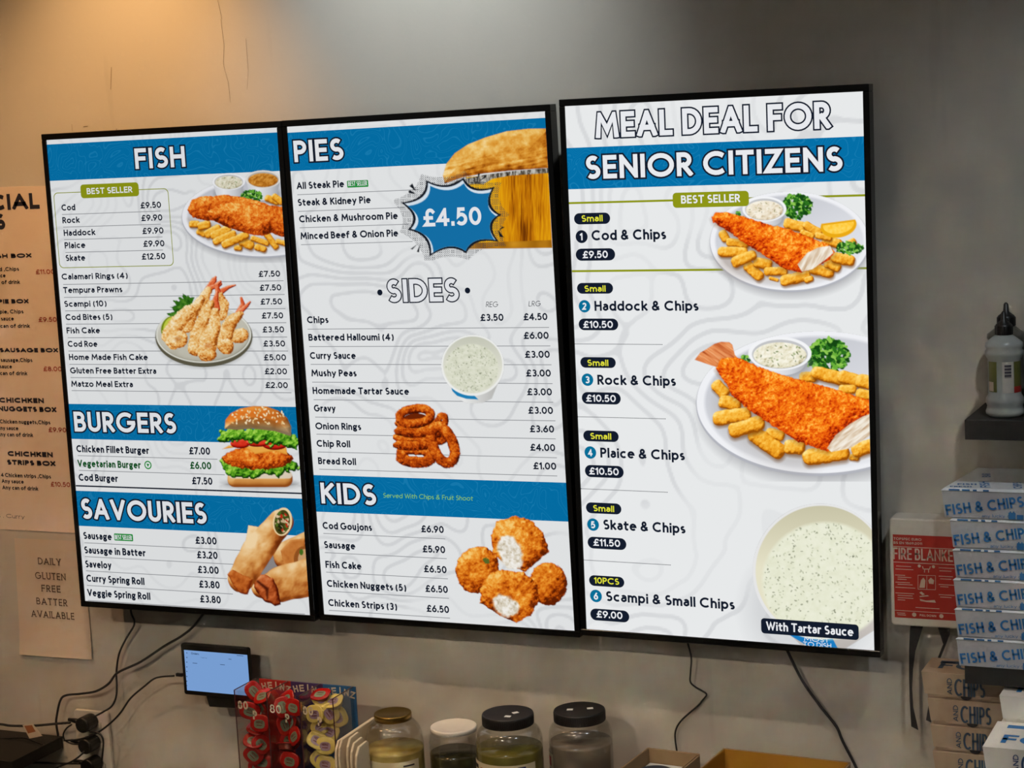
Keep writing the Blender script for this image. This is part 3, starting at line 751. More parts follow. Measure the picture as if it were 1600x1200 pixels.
def pic_onion_rings():
    p = Pic(460, 420, 3.53, 545, 735, 940, 1115)
    C = [(70, 16, 2), (140, 44, 6), (196, 80, 12), (228, 122, 30), (248, 174, 76)]
    def ring(cx, cy, a, b, rot, th, seed, br=0.0):
        e = p.ell(cx, cy, a - th, b - th * (b / a) ** .3, rot); sd = np.abs(e) - th
        p.shadow(p.ell(cx, cy + 4, a, b, rot), 14, .3, (90, 30, 6)) if False else None
        p.batter(sd, th * .9, seed, C, 12, 4, 4, .85, bright=br)
    ring(815, 840, 38, 52, 10, 22, 4, -.06); ring(800, 930, 50, 40, 0, 24, 14, -.15)
    ring(672, 1030, 110, 62, 4, 34, 5); ring(650, 950, 86, 46, 0, 40, 6, .02); ring(672, 872, 104, 52, 0, 40, 7, -.02)
    p.over(p.m(p.ell(672, 828, 70, 32)), np.array((110, 36, 6.)))
    ring(668, 812, 110, 62, -6, 26, 8, .04)
    ring(822, 970, 84, 138, -22, 30, 9, .06)
    return p
def pic_nuggets():
    p = Pic(480, 700, 3.636, 830, 370, 1500, 1020)
    C = [(96, 30, 2), (176, 72, 8), (220, 116, 22), (242, 160, 54), (250, 204, 116)]
    def nug(sd, seed, br=0.0): return p.batter(sd, 90, seed, C, 22, 9, 9, .8, bright=br)
    nug(p.ell(1368, 772, 110, 122), 1, -.04); nug(p.ell(968, 690, 122, 134, 20), 2, .02)
    p.over(p.m(p.ell(1018, 640, 20, 14, 40) + (p.fbm(10, 2, 2) - .5) * 14), np.array((90, 104, 40.)))
    nug(p.poly([(1045, 500), (1075, 420), (1180, 385), (1280, 410), (1340, 480), (1378, 580), (1320, 640), (1240, 700), (1140, 670), (1060, 600)]), 3, .06)
    nug(p.poly([(985, 800), (1030, 720), (1110, 690), (1230, 705), (1310, 770), (1320, 870), (1270, 950), (1190, 995), (1080, 940), (985, 880)]), 4, .05)
    W_ = [(176, 160, 130), (214, 204, 184), (236, 230, 218), (247, 244, 238)]
    for cx, cy, a, b, r, sd in ((1155, 590, 66, 104, -20, 5), (1128, 895, 78, 56, 25, 6)):
        e = p.ell(cx, cy, a, b, r) + (p.fbm(26, sd, 3) - .5) * 26; p.over(p.m(e, 12), p.ramp(.6 + (p.fbm(16, sd, 4) - .5) * 1.7, W_))
    return p
def fish(p, pts, seed):
    R = [(120, 20, 2), (196, 56, 6), (234, 96, 12), (248, 138, 26), (255, 190, 84)]
    p.shadow(p.poly([(x, y + 10) for x, y in pts]), 30, .5, (110, 60, 20))
    p.batter(p.poly(pts), 80, seed, R, 13, 9, 6, .7, bright=.10)
def flesh(p, pts, ang, seed):
    sd = p.poly(pts); n = p.fbm(20, seed, 3, 1.8, .3, ang)
    p.over(p.m(sd), p.ramp(.25 + (n - .2) * 1.0, [(150, 96, 50), (206, 180, 150), (236, 226, 210), (250, 246, 238)]))
def pic_senior_plate():
    p = Pic(860, 120, 2.963, 725, 520, 1475, 1030)
    p.plate(1108, 766, 369, 231)
    p.leaves(1140, 600, 70, 56, 110, 5, 15); p.leaves(872, 634, 12, 10, 8, 6, 8)
    p.bowl(992, 612, 102, 58, 42, [(176, 150, 110), (226, 212, 186), (242, 234, 216), (250, 246, 236)], 5, specks=20, spc=(120, 120, 70))
    p.shadow(p.ell(1060, 850, 280, 100), 60, .3, (130, 100, 70))
    p.chips([(1105, 680, 1200, 705, 24), (1190, 690, 1240, 720, 20), (1280, 760, 1330, 770, 22), (1240, 735, 1290, 745, 16), (1390, 770, 1400, 765, 18), (1170, 722, 1210, 735, 14)])
    lem = np.maximum(p.ell(1335, 690, 84, 54, -10), -((p.X - 1250) * .13 + (p.Y - 681)) + 0)
    p.over(p.m(lem), np.array((232, 168, 20.))); l2 = np.maximum(p.ell(1335, 684, 72, 42, -10), -((p.X - 1250) * .13 + (p.Y - 690)))
    p.over(p.m(l2), p.ramp(p.fbm(10, 4, 2), [(250, 190, 40), (254, 220, 110)]))
    p.chips([(800, 728, 810, 745, 20), (835, 765, 900, 775, 20), (800, 810, 890, 812, 24), (920, 880, 965, 920, 24), (965, 862, 1005, 868, 24), (1010, 900, 1080, 900, 20), (1020, 932, 1050, 940, 8), (865, 855, 930, 828, 26), (1090, 942, 1180, 922, 26),
             (1190, 940, 1205, 935, 14), (1225, 890, 1290, 905, 26), (1290, 865, 1325, 880, 22), (1325, 838, 1385, 850, 26)])
    fish(p, [(745, 650), (768, 625), (830, 630), (900, 648), (1000, 680), (1100, 703), (1200, 742), (1285, 775), (1318, 812), (1290, 850), (1160, 908), (1090, 890), (980, 820), (900, 768), (800, 700), (755, 672)], 41)
    flesh(p, [(1145, 868), (1190, 815), (1240, 790), (1296, 782), (1312, 815), (1270, 850), (1215, 890), (1165, 902)], .5, 3)
    p.leaves(1385, 792, 60, 26, 60, 7, 13)
    return p
def pic_fish_platter():
    p = Pic(880, 420, 3.077, 620, 290, 1490, 1020)
    p.plate(1230, 650, 590, 346)
    p.leaves(1275, 420, 100, 84, 150, 5, 20); p.leaves(878, 437, 24, 20, 16, 6, 12)
    p.shadow(p.ell(1000, 760, 300, 160, 30), 80, .3, (140, 130, 120))
    p.chips([(1160, 520, 1200, 520, 26), (1225, 500, 1360, 535, 32), (1350, 520, 1420, 540, 30), (1440, 540, 1490, 550, 34), (1345, 580, 1390, 580, 22), (1430, 600, 1480, 610, 24)])
    p.bowl(1043, 407, 152, 80, 46, [(150, 140, 100), (224, 218, 190), (242, 238, 220), (252, 250, 240)], 5, specks=34)
    p.chips([(745, 565, 770, 590, 30), (780, 640, 825, 650, 32), (755, 718, 870, 700, 34), (1000, 790, 1040, 800, 26), (930, 800, 1030, 870, 40), (1100, 855, 1130, 858, 36), (830, 775, 935, 745, 36), (1390, 905, 1410, 908, 16), (1190, 905, 1340, 885, 38), (1420, 870, 1480, 850, 34)])
    t = p.poly([(633, 437), (660, 402), (690, 385), (728, 360), (760, 350), (800, 352), (815, 365), (826, 412), (850, 440), (770, 480), (715, 465)])
    n = p.fbm(26, 4, 3, .3, 2.6, math.radians(35)); p.over(p.m(t), p.ramp(.1 + n * .9, [(110, 40, 12), (190, 92, 44), (226, 140, 84), (244, 186, 136)]))
    fish(p, [(735, 480), (762, 428), (850, 428), (920, 462), (1050, 508), (1200, 548), (1350, 592), (1500, 640), (1500, 705), (1420, 730), (1330, 800), (1275, 878), (1210, 858), (1130, 830), (1000, 748), (900, 682), (815, 610), (780, 545)], 51)
    flesh(p, [(1270, 862), (1310, 800), (1380, 745), (1440, 710), (1500, 688), (1500, 785), (1440, 825), (1380, 862), (1290, 880)], .9, 3)
    return p
def pic_big_tub():
    p = Pic(880, 740, 3.077, 760, 90, 1500, 880)
    p.shadow(p.ell(1190, 640, 310, 290), 120, .35, (170, 172, 176))
    p.over(p.m(p.poly([(960, 600), (1540, 600), (1500, 750), (1340, 852), (1150, 830), (1010, 690)])), p.ramp((p.Y - 600) / 260, [(214, 212, 208), (196, 190, 184), (178, 172, 168)]))
    p.over(p.m(p.poly([(1000, 650), (1050, 705), (1100, 768), (1290, 780), (1320, 838), (1180, 830), (1080, 770)])), np.array((26, 122, 190.)))
    p.over(p.m(p.ell(1238, 470, 326, 326)), np.array((226, 226, 226.)))
    p.over(p.m(p.ell(1240, 468, 314, 314)), p.ramp((p.Y - 150) / 300, [(196, 192, 164), (226, 222, 196)]))
    i = p.ell(1262, 515, 304, 282); n = p.fbm(24, 4, 3)
    p.over(p.m(i, 14), p.ramp(.5 + (n - .5) * .6, [(214, 216, 188), (228, 230, 208), (238, 238, 222)]))
    p.speck(i, 420, 6, (130, 136, 110), 4.2)
    return p

# ================================================================= the room
def structure(o): o['kind'] = 'structure'; return o
def wall_mat():
    m = pbr('wall_paint', rgb(190, 186, 176), 0.75, spec=0.25)
    N, L = nodes(m); b = N['Principled BSDF']; tc = N.new('ShaderNodeTexCoord')
    t = N.new('ShaderNodeTexNoise'); t.inputs['Scale'].default_value = 2.2; t.inputs['Detail'].default_value = 5; L.new(tc.outputs['Object'], t.inputs[0])
    mp = N.new('ShaderNodeMapping'); mp.inputs['Scale'].default_value = (26, 1, 2.0); L.new(tc.outputs['Object'], mp.inputs[0])
    t2 = N.new('ShaderNodeTexNoise'); t2.inputs['Scale'].default_value = 1.0; t2.inputs['Detail'].default_value = 2; L.new(mp.outputs[0], t2.inputs[0])
    r = N.new('ShaderNodeMapRange'); r.inputs['From Min'].default_value = .66; r.inputs['From Max'].default_value = .74; r.inputs['To Min'].default_value = 1; r.inputs['To Max'].default_value = .93
    L.new(t2.outputs['Fac'], r.inputs[0])
    r2 = N.new('ShaderNodeMapRange'); r2.inputs['To Min'].default_value = .93; r2.inputs['To Max'].default_value = 1.05; L.new(t.outputs['Fac'], r2.inputs[0])
    k = N.new('ShaderNodeMath'); k.operation = 'MULTIPLY'; L.new(r.outputs[0], k.inputs[0]); L.new(r2.outputs[0], k.inputs[1])
    v = N.new('ShaderNodeVectorMath'); v.operation = 'SCALE'; v.inputs[0].default_value = rgb(190, 186, 176)[:3]; L.new(k.outputs[0], v.inputs['Scale']); L.new(v.outputs[0], b.inputs['Base Color'])
    t3 = N.new('ShaderNodeTexNoise'); t3.inputs['Scale'].default_value = 160; L.new(tc.outputs['Object'], t3.inputs[0])
    bp = N.new('ShaderNodeBump'); bp.inputs['Strength'].default_value = .08; bp.inputs['Distance'].default_value = .002; L.new(t3.outputs['Fac'], bp.inputs['Height']); L.new(bp.outputs[0], b.inputs['Normal'])
    return m
M['wall'] = wall_mat()
def slab(name, a, b, mat):
    q = MB(); q.box(a, b); return structure(build(name, q, mat))
slab('wall_back', (-3.2, WY, 0), (3.8, WY + .15, CEIL), M['wall'])
slab('wall_left', (-3.35, -5.5, 0), (-3.2, WY + .15, CEIL), M['wall'])
slab('wall_right', (3.8, -5.5, 0), (3.95, WY + .15, CEIL), M['wall'])
slab('ceiling', (-3.35, -5.5, CEIL), (3.95, WY + .15, CEIL + .12), pbr('ceiling_paint', rgb(150, 146, 138), .9, noise=.03))
slab('floor', (-3.35, -5.5, -.1), (3.95, WY + .15, 0), pbr('floor_tile', rgb(96, 88, 80), .4, noise=.1, nscale=4))
# fine cracks in the paint
q = MB(); R_ = random.Random(8)
def crack(pts, w):
    P = [W(x, y, WY - .0006) for x, y in pts]
    for i in range(len(P) - 1):
        a, b = P[i], P[i + 1]; d = (b - a).normalized(); n = Vector((-d.z, 0, d.x)) * w
        q.add([a - n, b - n, b + n, a + n], [(0, 1, 2, 3)])
crack([(345, 30), (350, 70), (349, 100), (357, 130), (360, 160)], .0003)
crack([(340, 0), (347, 30)], .0003); crack([(384, 60), (388, 110), (386, 140)], .0003); crack([(174, 105), (173, 140)], .0006)
crack([(112, 194), (113, 205)], .0004); crack([(130, 198), (137, 197)], .0006); crack([(182, 201), (182, 207)], .0008)
o = build('hairline_crack', q, pbr('crack', rgb(128, 112, 92), .9)); structure(o)

# ceiling downlights, each a trim ring with a glowing disc and its own lamp
def downlight(i, spec):
    x, dist, col, watt, cone, blend, ax, ay, az, ss = spec
    y = WY - dist
    names = 'warm amber' if col[2] < .4 else ('cool white' if col[0] < .95 else 'warm white')
    t = thing('ceiling_downlight', '%s ceiling downlight, %s from the left in the %s row' % (names, ('first', 'second', 'third', 'fourth')[sorted(q[0] for q in DOWN if abs(q[1] - dist) < .1).index(x)], 'nearest' if dist < .8 else 'second' if dist < 2 else 'middle' if dist < 3 else 'fourth' if dist < 4.5 else 'farthest'), 'light', (x, y, CEIL), 'downlights in the shop ceiling')
    a = MB(); a.lathe([(.052, 0), (.052, -.006), (.046, -.009), (.040, -.006), (.038, .0)], 32)
    build('trim_ring', a, M['white_plastic'], t)
    b = MB(); far = dist > 2; rb = .030 if far else .038; b.lathe([(rb, -.003), (.0001, -.003)], 32, smooth=False)
    if far: a = MB(); a.lathe([(.038, 0), (.03, -.001), (.030, -.0028)], 32); build('reflector', a, M['white_plastic'], t)
    build('diffuser', b, emis('lamp_glow_%d' % i, col + (1,), 900.0 if far else 22.0), t)
    ld = bpy.data.lights.new('spot_lamp', 'SPOT'); ld.energy = watt; ld.color = col; ld.spot_size = math.radians(cone); ld.spot_blend = blend; ld.shadow_soft_size = ss
    lo = bpy.data.objects.new('spot_lamp', ld); scene.collection.objects.link(lo); lo.parent = t
    lo.location = (0, 0, -.02)
    lo.rotation_euler = (Vector((ax, ay, az)) - Vector((x, y, CEIL - .02))).to_track_quat('-Z', 'Y').to_euler()
for i, sp in enumerate(DOWN): downlight(i, sp)

# ================================================================= the three menu screens
DW, DH = 0.941 * 9 / 16 / 2, 0.941 / 2          # half the lit area
HALF = (DW, DH)
POSE = [(0, -.00301, 0, .0141, -.00241, -.00024), (.55227, .0043, .00186, -.00998, .00751, -.00486), (1.1132, -.00129, .00879, -.00624, -.00502, .0051)]
BLUE, NAVY, GREEN, OLIVE = rgb(4, 112, 168), rgb(20, 28, 44), rgb(26, 140, 54), rgb(142, 150, 22)
def scaled(c, g): return (c[0] * g, c[1] * g, c[2] * g, 1)
def contour_panel(parent, k, gain):
    """the lit panel: off white with pale bands of even width that follow the level lines of a noise field"""
    nx, nz = 200, 354; u = np.linspace(-DW, DW, nx); v = np.linspace(-DH, DH, nz); U, V = np.meshgrid(u, v)
    sc = (.115, .125, .15)[k]; wx = vn(U / sc + 5, V / sc + 9, 3 + k) - .5; wz = vn(U / sc + 15, V / sc + 2, 8 + k) - .5
    f = vn(U / sc + wx * .8 + 30, V / sc + wz * .8 + 30, 21 + k) + .35 * vn(U / sc * 2 + 3, V / sc * 2 + 7, 31 + k)
    f = f * 5.5; gz, gx = np.gradient(f, v[1] - v[0], u[1] - u[0]); g = np.maximum(np.hypot(gx, gz), 12)
    d = np.abs(f - np.round(f)) / g; band = 1 - np.clip((d - (.0022, .0026, .0032)[k]) / .0016, 0, 1)
    patch = sst(.42, .62, vn(U / .16 + 50, V / .16 + 50, 41 + k)); band = band * (.35 + .65 * patch)
    a = np.array(scaled(rgb(231, 233, 234), gain)[:3]); b = np.array(scaled(rgb(215, 217, 219), gain)[:3])
    col = a + (b - a) * band[..., None]
    V3 = np.stack([U, np.zeros_like(U), V], -1).reshape(-1, 3); idx = np.arange(nx * nz).reshape(nz, nx)
    F = np.stack([idx[:-1, :-1], idx[:-1, 1:], idx[1:, 1:], idx[1:, :-1]], -1).reshape(-1, 4)
    me = bpy.data.meshes.new('display'); me.vertices.add(len(V3)); me.vertices.foreach_set('co', V3.astype(np.float32).ravel())
    me.loops.add(F.size); me.loops.foreach_set('vertex_index', F.astype(np.int32).ravel()); me.polygons.add(len(F))
    me.polygons.foreach_set('loop_start', np.arange(0, F.size, 4, dtype=np.int32)); me.polygons.foreach_set('loop_total', np.full(len(F), 4, dtype=np.int32)); me.update(calc_edges=True)
    at = me.color_attributes.new('Col', 'FLOAT_COLOR', 'POINT'); at.data.foreach_set('color', np.concatenate([col.reshape(-1, 3), np.ones((len(V3), 1))], -1).astype(np.float32).ravel())
    m = emis('display_white_%d' % k, (1, 1, 1, 1)); N, L = nodes(m); e = [n for n in N if n.type == 'EMISSION'][0]; va = N.new('ShaderNodeVertexColor'); va.layer_name = 'Col'; L.new(va.outputs[0], e.inputs[0])
    me.materials.append(m); return link(bpy.data.objects.new('display', me), parent)
def make_screen(k, label, gain):
    x, y, z, yaw, pit, rol = POSE[k]
    Mx = rot3(pit, yaw, rol).to_4x4(); Mx.translation = Vector((x, y, z + Z0))
    t = thing('menu_screen', label, 'screen', Mx, 'menu screens on the wall')
    S = Surf(Mx)
    bw, d0, d1 = .0106, -.0025, .026
    q = MB()
    W0, H0 = DW + bw, DH + bw + .0015
    for a, b in (((-W0, d0, -H0), (W0, d1, -DH)), ((-W0, d0, DH), (W0, d1, H0)), ((-W0, d0, -DH), (-DW, d1, DH)), ((DW, d0, -DH), (W0, d1, DH))): q.box(a, b)
    bz = build('bezel', q, M['gloss_black'], t, bevel=.0012)
    q = MB(); q.prism([(-W0 + .002, -H0 + .002), (W0 - .002, -H0 + .002), (W0 - .002, H0 - .002), (-W0 + .002, H0 - .002)], .012, .034)
    q.prism(rrect(-W0 * .82, -H0 * .8, W0 * .82, H0 * .45, .03), .034, .062)
    build('back_housing', q, M['black_plastic'], t, bevel=.004)
    q = MB()
    for s in (-.1, .1): q.box((s - .02, .06, -.2), (s + .02, WY - y - .002, .2))
    q.box((-.14, .064, .08), (.14, WY - y - .002, .12)); q.box((-.14, .064, -.12), (.14, WY - y - .002, -.08))
    build('wall_bracket', q, M['matt_black'], t)
    d = contour_panel(t, k, gain)
    return t, S, d
def mats(k, g):
    return {'band': contour('banner_blue_%d' % k, scaled(BLUE, g), scaled(rgb(22, 124, 178), g), 18, 12, .05, soft=1.0, warp=1.2),
            'white': emis('lettering_white_%d' % k, scaled(rgb(232, 234, 238), g)), 'navy': emis('lettering_navy_%d' % k, scaled(NAVY, g)),
            'green': emis('lettering_green_%d' % k, scaled(GREEN, g)), 'dgreen': emis('lettering_dark_green_%d' % k, scaled(rgb(20, 84, 38), g)), 'olive': emis('olive_%d' % k, scaled(OLIVE, g)),
            'rule': emis('rule_grey_%d' % k, scaled(rgb(150, 152, 156), g)), 'yellow': emis('lettering_yellow_%d' % k, scaled(rgb(224, 224, 60), g)),
            'blue': emis('disc_blue_%d' % k, scaled(rgb(8, 110, 150), g)), 'lime': emis('lettering_lime_%d' % k, scaled(rgb(150, 214, 70), g))}
def banner(t, S, d, MM, x0, y0, x1, y1, lab):
    """a band across the whole display; y0 and y1 are read at the left edge column x0"""
    u0, v0 = S.loc(x0, y0); _, v1 = S.loc(x1, y1); q = MB()
    q.add([(-DW, -EPS, v1), (DW, -EPS, v1), (DW, -EPS, v0), (-DW, -EPS, v0)], [(0, 1, 2, 3)])
    return build('banner', q, MM['band'], d, label=lab)
def title(d, S, MM, s, x0, x1, yb, cap, lab, e=.075, w=.2, inner='white'):
    q = MB()
    put(q, S, s, x0, x1, yb, cap, w, 0, 8, expand=e, gap=.13, space=.36); put(q, S, s, x0, x1, yb, cap, w, 1, 10, gap=.13, space=.36)
    return build('heading', q, [MM['navy'], MM[inner]], d, label=lab)
VM = [vcol_emis('food_picture_%d' % k, g) for k, g in ((0, .88), (1, .94), (2, 1.03))]
GAIN = (.87, .92, 1.0)

# --- first screen: fish, burgers, savouries
t, S, d = make_screen(0, 'leftmost menu screen, listing fish, burgers and savouries with prices', GAIN[0]); MM = mats(0, GAIN[0])
A, B, Cz = Zm(50, 180, 4), Zm(80, 400, 4), Zm(100, 620, 3.3333)
banner(t, S, d, MM, *A(88, 184), *A(112, 411), 'blue band behind the word FISH')
banner(t, S, d, MM, *B(112, 924), *B(132, 1143), 'blue band behind the word BURGERS')
banner(t, S, d, MM, *Cz(66, 489), *Cz(80, 672), 'blue band behind the word SAVOURIES')
def ti(Z, s, x0, x1, yb, cap, lab, k, **kw): return title(d, S, MM, s, Z(x0, 0)[0], Z(x1, 0)[0], Z(0, yb)[1], cap / k, lab, **kw)
ti(A, 'FISH', 650, 962, 336, 128, 'white heading FISH', 4); ti(B, 'BURGERS', 150, 786, 1096, 124, 'white heading BURGERS', 4); ti(Cz, 'SAVOURIES', 95, 747, 634, 106, 'white heading SAVOURIES', 3.333)
tx = MB()
def line(Z, k, s, x0, x1, yb, cap=36, mi=0, w=.16, **kw): put(tx, S, s, Z(x0, 0)[0], Z(x1, 0)[0], Z(0, yb)[1], cap * 1.06 / k, w + (.055 if w > .1 else .03), mi, 6, **kw)
def ul(Z, x0, y0, x1, th=1.1): rule(tx, S, Z(x0, 0)[0], Z(0, y0)[1], Z(x1, 0)[0], th, 1, 2, half=HALF)
for n, a, b, y, p_, pa, pb, py_, lx0, ly, lx1 in (
    ('Cod', 187, 273, 597, '£9.50', 682, 809, 583, 188, 621, 803), ('Rock', 193, 300, 676, '£9.90', 687, 817, 662, 195, 700, 806),
    ('Haddock', 201, 398, 755, '£9.90', 694, 824, 743, 201, 778, 816), ('Plaice', 207, 336, 833, '£9.90', 700, 830, 823, 209, 858, 819), ('Skate', 213, 335, 912, '£12.50', 690, 836, 903, 0, 0, 0)):
    line(A, 4, n, a, b, y, 37); line(A, 4, p_, pa, pb, py_, 37, w=.15)
    if lx1: ul(A, lx0, ly, lx1)
for n, a, b, y, p_, pa, pb, py_, lx0, ly, lx1 in (
    ('Calamari Rings (4)', 68, 478, 148, '£7.50', 1300, 1433, 131, 75, 178, 1453), ('Tempura Prawns', 78, 447, 232, '£7.50', 1307, 1440, 217, 80, 259, 1459), ('Scampi (10)', 84, 346, 318, '£7.50', 1312, 1446, 304, 88, 343, 1465),
    ('Cod Bites (5)', 92, 383, 401, '£7.50', 1320, 1452, 391, 93, 426, 1470), ('Fish Cake', 99, 307, 484, '£3.50', 1325, 1458, 478, 104, 511, 1475), ('Cod Roe', 106, 291, 568, '£3.50', 1330, 1464, 566, 108, 594, 1481),
    ('Home Made Fish Cake', 114, 606, 650, '£5.00', 1333, 1470, 652, 114, 677, 1488), ('Gluten Free Batter Extra', 121, 659, 734, '£2.00', 1338, 1476, 739, 122, 760, 1495), ('Matzo Meal Extra', 128, 513, 817, '£2.00', 1343, 1481, 825, 128, 841, 1502)):
    line(B, 4, n, a, b, y); line(B, 4, p_, pa, pb, py_, w=.15); ul(B, lx0, ly, lx1)
for n, a, b, y, p_, pa, pb, py_, lx0, ly, lx1, mi in (
    ('Chicken Fillet Burger', 67, 445, 288, '£7.00', 655, 763, 299, 72, 306, 800, 0), ('Vegetarian Burger', 73, 402, 364, '£6.00', 660, 769, 375, 78, 383, 838, 2), ('Cod Burger', 79, 283, 437, '£7.50', 670, 775, 455, 0, 0, 0, 0),
    ('Sausage', 103, 251, 740, '£3.00', 688, 797, 765, 107, 760, 925, 0), ('Sausage in Batter', 108, 427, 815, '£3.20', 696, 802, 840, 110, 832, 900, 0), ('Saveloy', 113, 249, 888, '£3.00', 700, 808, 917, 115, 906, 850, 0),
    ('Curry Spring Roll', 119, 421, 962, '£3.80', 707, 813, 993, 120, 982, 880, 0), ('Veggie Spring Roll', 124, 452, 1037, '£3.80', 712, 819, 1070, 125, 1060, 1255, 0)):
    line(Cz, 3.333, n, a, b, y, 35, mi); line(Cz, 3.333, p_, pa, pb, py_, 36, mi, .15)
    if lx1: ul(Cz, lx0, ly, lx1)
rule(tx, S, *Cz(62, 463), Cz(1243, 0)[0], 2.2, 0, 2, half=HALF)
build('menu_lettering', tx, [MM['navy'], MM['rule'], MM['dgreen']], d, label='dark item names and prices with thin rules')
q = MB()
u0, v0 = S.loc(*A(133, 485)); u1, v1 = S.loc(*A(888, 941)); ro = rrect(u0, v1, u1, v0, .010); th = .0015; ri = rrect(u0 + th, v1 + th, u1 - th, v0 - th, .009); n = len(ro)
q.add([(a, -EPS * 2, b) for a, b in ro] + [(a, -EPS * 2, b) for a, b in ri], [(i, (i + 1) % n, n + (i + 1) % n, n + i) for i in range(n)])
pill(q, S, A(305, 0)[0], A(0, 434)[1], A(0, 520)[1], A(668, 0)[0], .5, 0, 4)
put(q, S, 'BEST SELLER', A(345, 0)[0], A(629, 0)[0], A(0, 494)[1], 38 / 4, .19, 1, 6)
build('best_seller_frame', q, [MM['olive'], MM['white']], d, label='olive frame with a BEST SELLER tab')
q = MB()
pill(q, S, Cz(262, 0)[0], Cz(0, 711)[1], Cz(0, 748)[1], Cz(360, 0)[0], .3, 0, 4); put(q, S, 'BEST SELLER', Cz(267, 0)[0], Cz(355, 0)[0], Cz(0, 742)[1], 24 / 3.333, .14, 1, 6)
build('badge', q, [MM['green'], MM['white']], d, label='small green BEST SELLER badge'); q = MB()
disc(q, S, *Cz(438, 355), 22 / 3.333, 0, 4); disc(q, S, *Cz(438, 355), 15.5 / 3.333, 1, 5)
q2 = [Cz(*v) for v in ((430, 347), (446, 350), (438, 366))]; flat(q, S, q2, 0, 6)
build('badge', q, [MM['green'], MM['white']], d, label='round green vegetarian badge')
for fn, lab in ((pic_cod_plate, 'picture of battered cod with chips and two sauce cups'), (pic_prawns, 'picture of tempura prawns on a round plate'), (pic_burger, 'picture of a crispy burger in a sesame bun'), (pic_spring_rolls, 'picture of three spring rolls')):
    fn().mesh('food_picture', S, d, VM[0], 12, HALF, label=lab)

# --- second screen: pies, sides, kids
t, S, d = make_screen(1, 'middle menu screen, listing pies, sides and kids meals with prices', GAIN[1]); MM = mats(1, GAIN[1])
A, B, Cz = Zm(440, 150, 3.6364), Zm(460, 420, 3.53), Zm(480, 700, 3.6364)
banner(t, S, d, MM, *A(35, 209), *A(57, 427), 'blue band behind the word PIES')
banner(t, S, d, MM, *Cz(48, 154), *Cz(62, 362), 'blue band behind the word KIDS')
def pic_layer(fn, lab, L=12, V=1): fn().mesh('food_picture', S, d, VM[V], L, HALF, label=lab)
pic_layer(pic_pie, 'picture of a pie in foil behind a blue price burst', 12)
ti(A, 'PIES', 76, 356, 376, 122, 'white heading PIES', 3.636); ti(Cz, 'KIDS', 84, 396, 314, 118, 'white heading KIDS', 3.636)
ti(A, 'SIDES', 606, 1010, 1171, 128, 'outlined heading SIDES', 3.636, e=.055)
tx = MB()
for n, a, b, y, lx0, ly, lx1 in (('All Steak Pie', 88, 357, 530, 90, 561, 780), ('Steak & Kidney Pie', 94, 508, 625, 93, 656, 700), ('Chicken & Mushroom Pie', 102, 662, 719, 103, 749, 722), ('Minced Beef & Onion Pie', 110, 664, 815, 111, 845, 745)):
    line(A, 3.636, n, a, b, y, 38); ul(A, lx0, ly, lx1)
for n, a, b, y, p_, pa, pb, py_, lx0, ly, lx1 in (
    ('Chips', 72, 190, 300, '£4.50', 1267, 1397, 284, 73, 333, 1405), ('Battered Halloumi (4)', 80, 548, 397, '£6.00', 1268, 1404, 387, 82, 429, 1412), ('Curry Sauce', 88, 340, 497, '£3.00', 1275, 1410, 491, 90, 527, 1418),
    ('Mushy Peas', 96, 345, 593, '£3.00', 1281, 1416, 594, 98, 625, 1424), ('Homemade Tartar Sauce', 103, 634, 690, '£3.00', 1287, 1422, 697, 106, 722, 1428), ('Gravy', 110, 229, 787, '£3.00', 1293, 1428, 799, 115, 818, 1440),
    ('Onion Rings', 118, 370, 885, '£3.60', 1302, 1434, 901, 122, 912, 1442), ('Chip Roll', 125, 310, 981, '£4.00', 1304, 1440, 1003, 128, 1010, 1448), ('Bread Roll', 133, 342, 1077, '£1.00', 1321, 1446, 1105, 137, 1105, 1450)):
    line(B, 3.53, n, a, b, y, 36); line(B, 3.53, p_, pa, pb, py_, 37, w=.15); ul(B, lx0, ly, lx1)
line(B, 3.53, '£3.50', 1029, 1155, 288, 37, w=.15)
line(B, 3.53, 'REG', 1057, 1123, 211, 28, w=.07, italic=.18); line(B, 3.53, 'LRG', 1292, 1358, 207, 28, w=.07, italic=.18)
for n, a, b, y, p_, pa, pb, py_, lx0, ly, lx1 in (('Cod Goujons', 90, 370, 459, '£6.90', 651, 778, 478, 92, 485, 785), ('Sausage', 98, 275, 568, '£5.90', 659, 786, 592, 100, 594, 793), ('Fish Cake', 106, 310, 680, '£6.50', 667, 794, 705, 108, 705, 800),
    ('Chicken Nuggets (5)', 114, 563, 788, '£6.50', 675, 801, 817, 117, 813, 806), ('Chicken Strips (3)', 122, 511, 897, '£6.50', 682, 808, 930, 125, 922, 812)):
    line(Cz, 3.636, n, a, b, y, 38); line(Cz, 3.636, p_, pa, pb, py_, 38, w=.15); ul(Cz, lx0, ly, lx1)
disc(tx, S, *A(559, 1116), 17 / 3.636, 0, 4); disc(tx, S, *A(1057, 1105), 17 / 3.636, 0, 4)
build('menu_lettering', tx, [MM['navy'], MM['rule']], d, label='dark item names and prices with thin rules')
q = MB(); put(q, S, 'Served With Chips & Fruit Shoot', Cz(432, 0)[0], Cz(942, 0)[0], Cz(0, 281)[1], 26 / 3.636, .10, 0, 4, italic=.12)
build('tagline', q, MM['lime'], d, label='thin lime line reading Served With Chips & Fruit Shoot')
q = MB(); put(q, S, '£4.50', A(812, 0)[0], A(1140, 0)[0], A(0, 742)[1], 102 / 3.636, .2, 0, 16); build('burst_price', q, MM['white'], d, label='white price £4.50 on the blue burst')
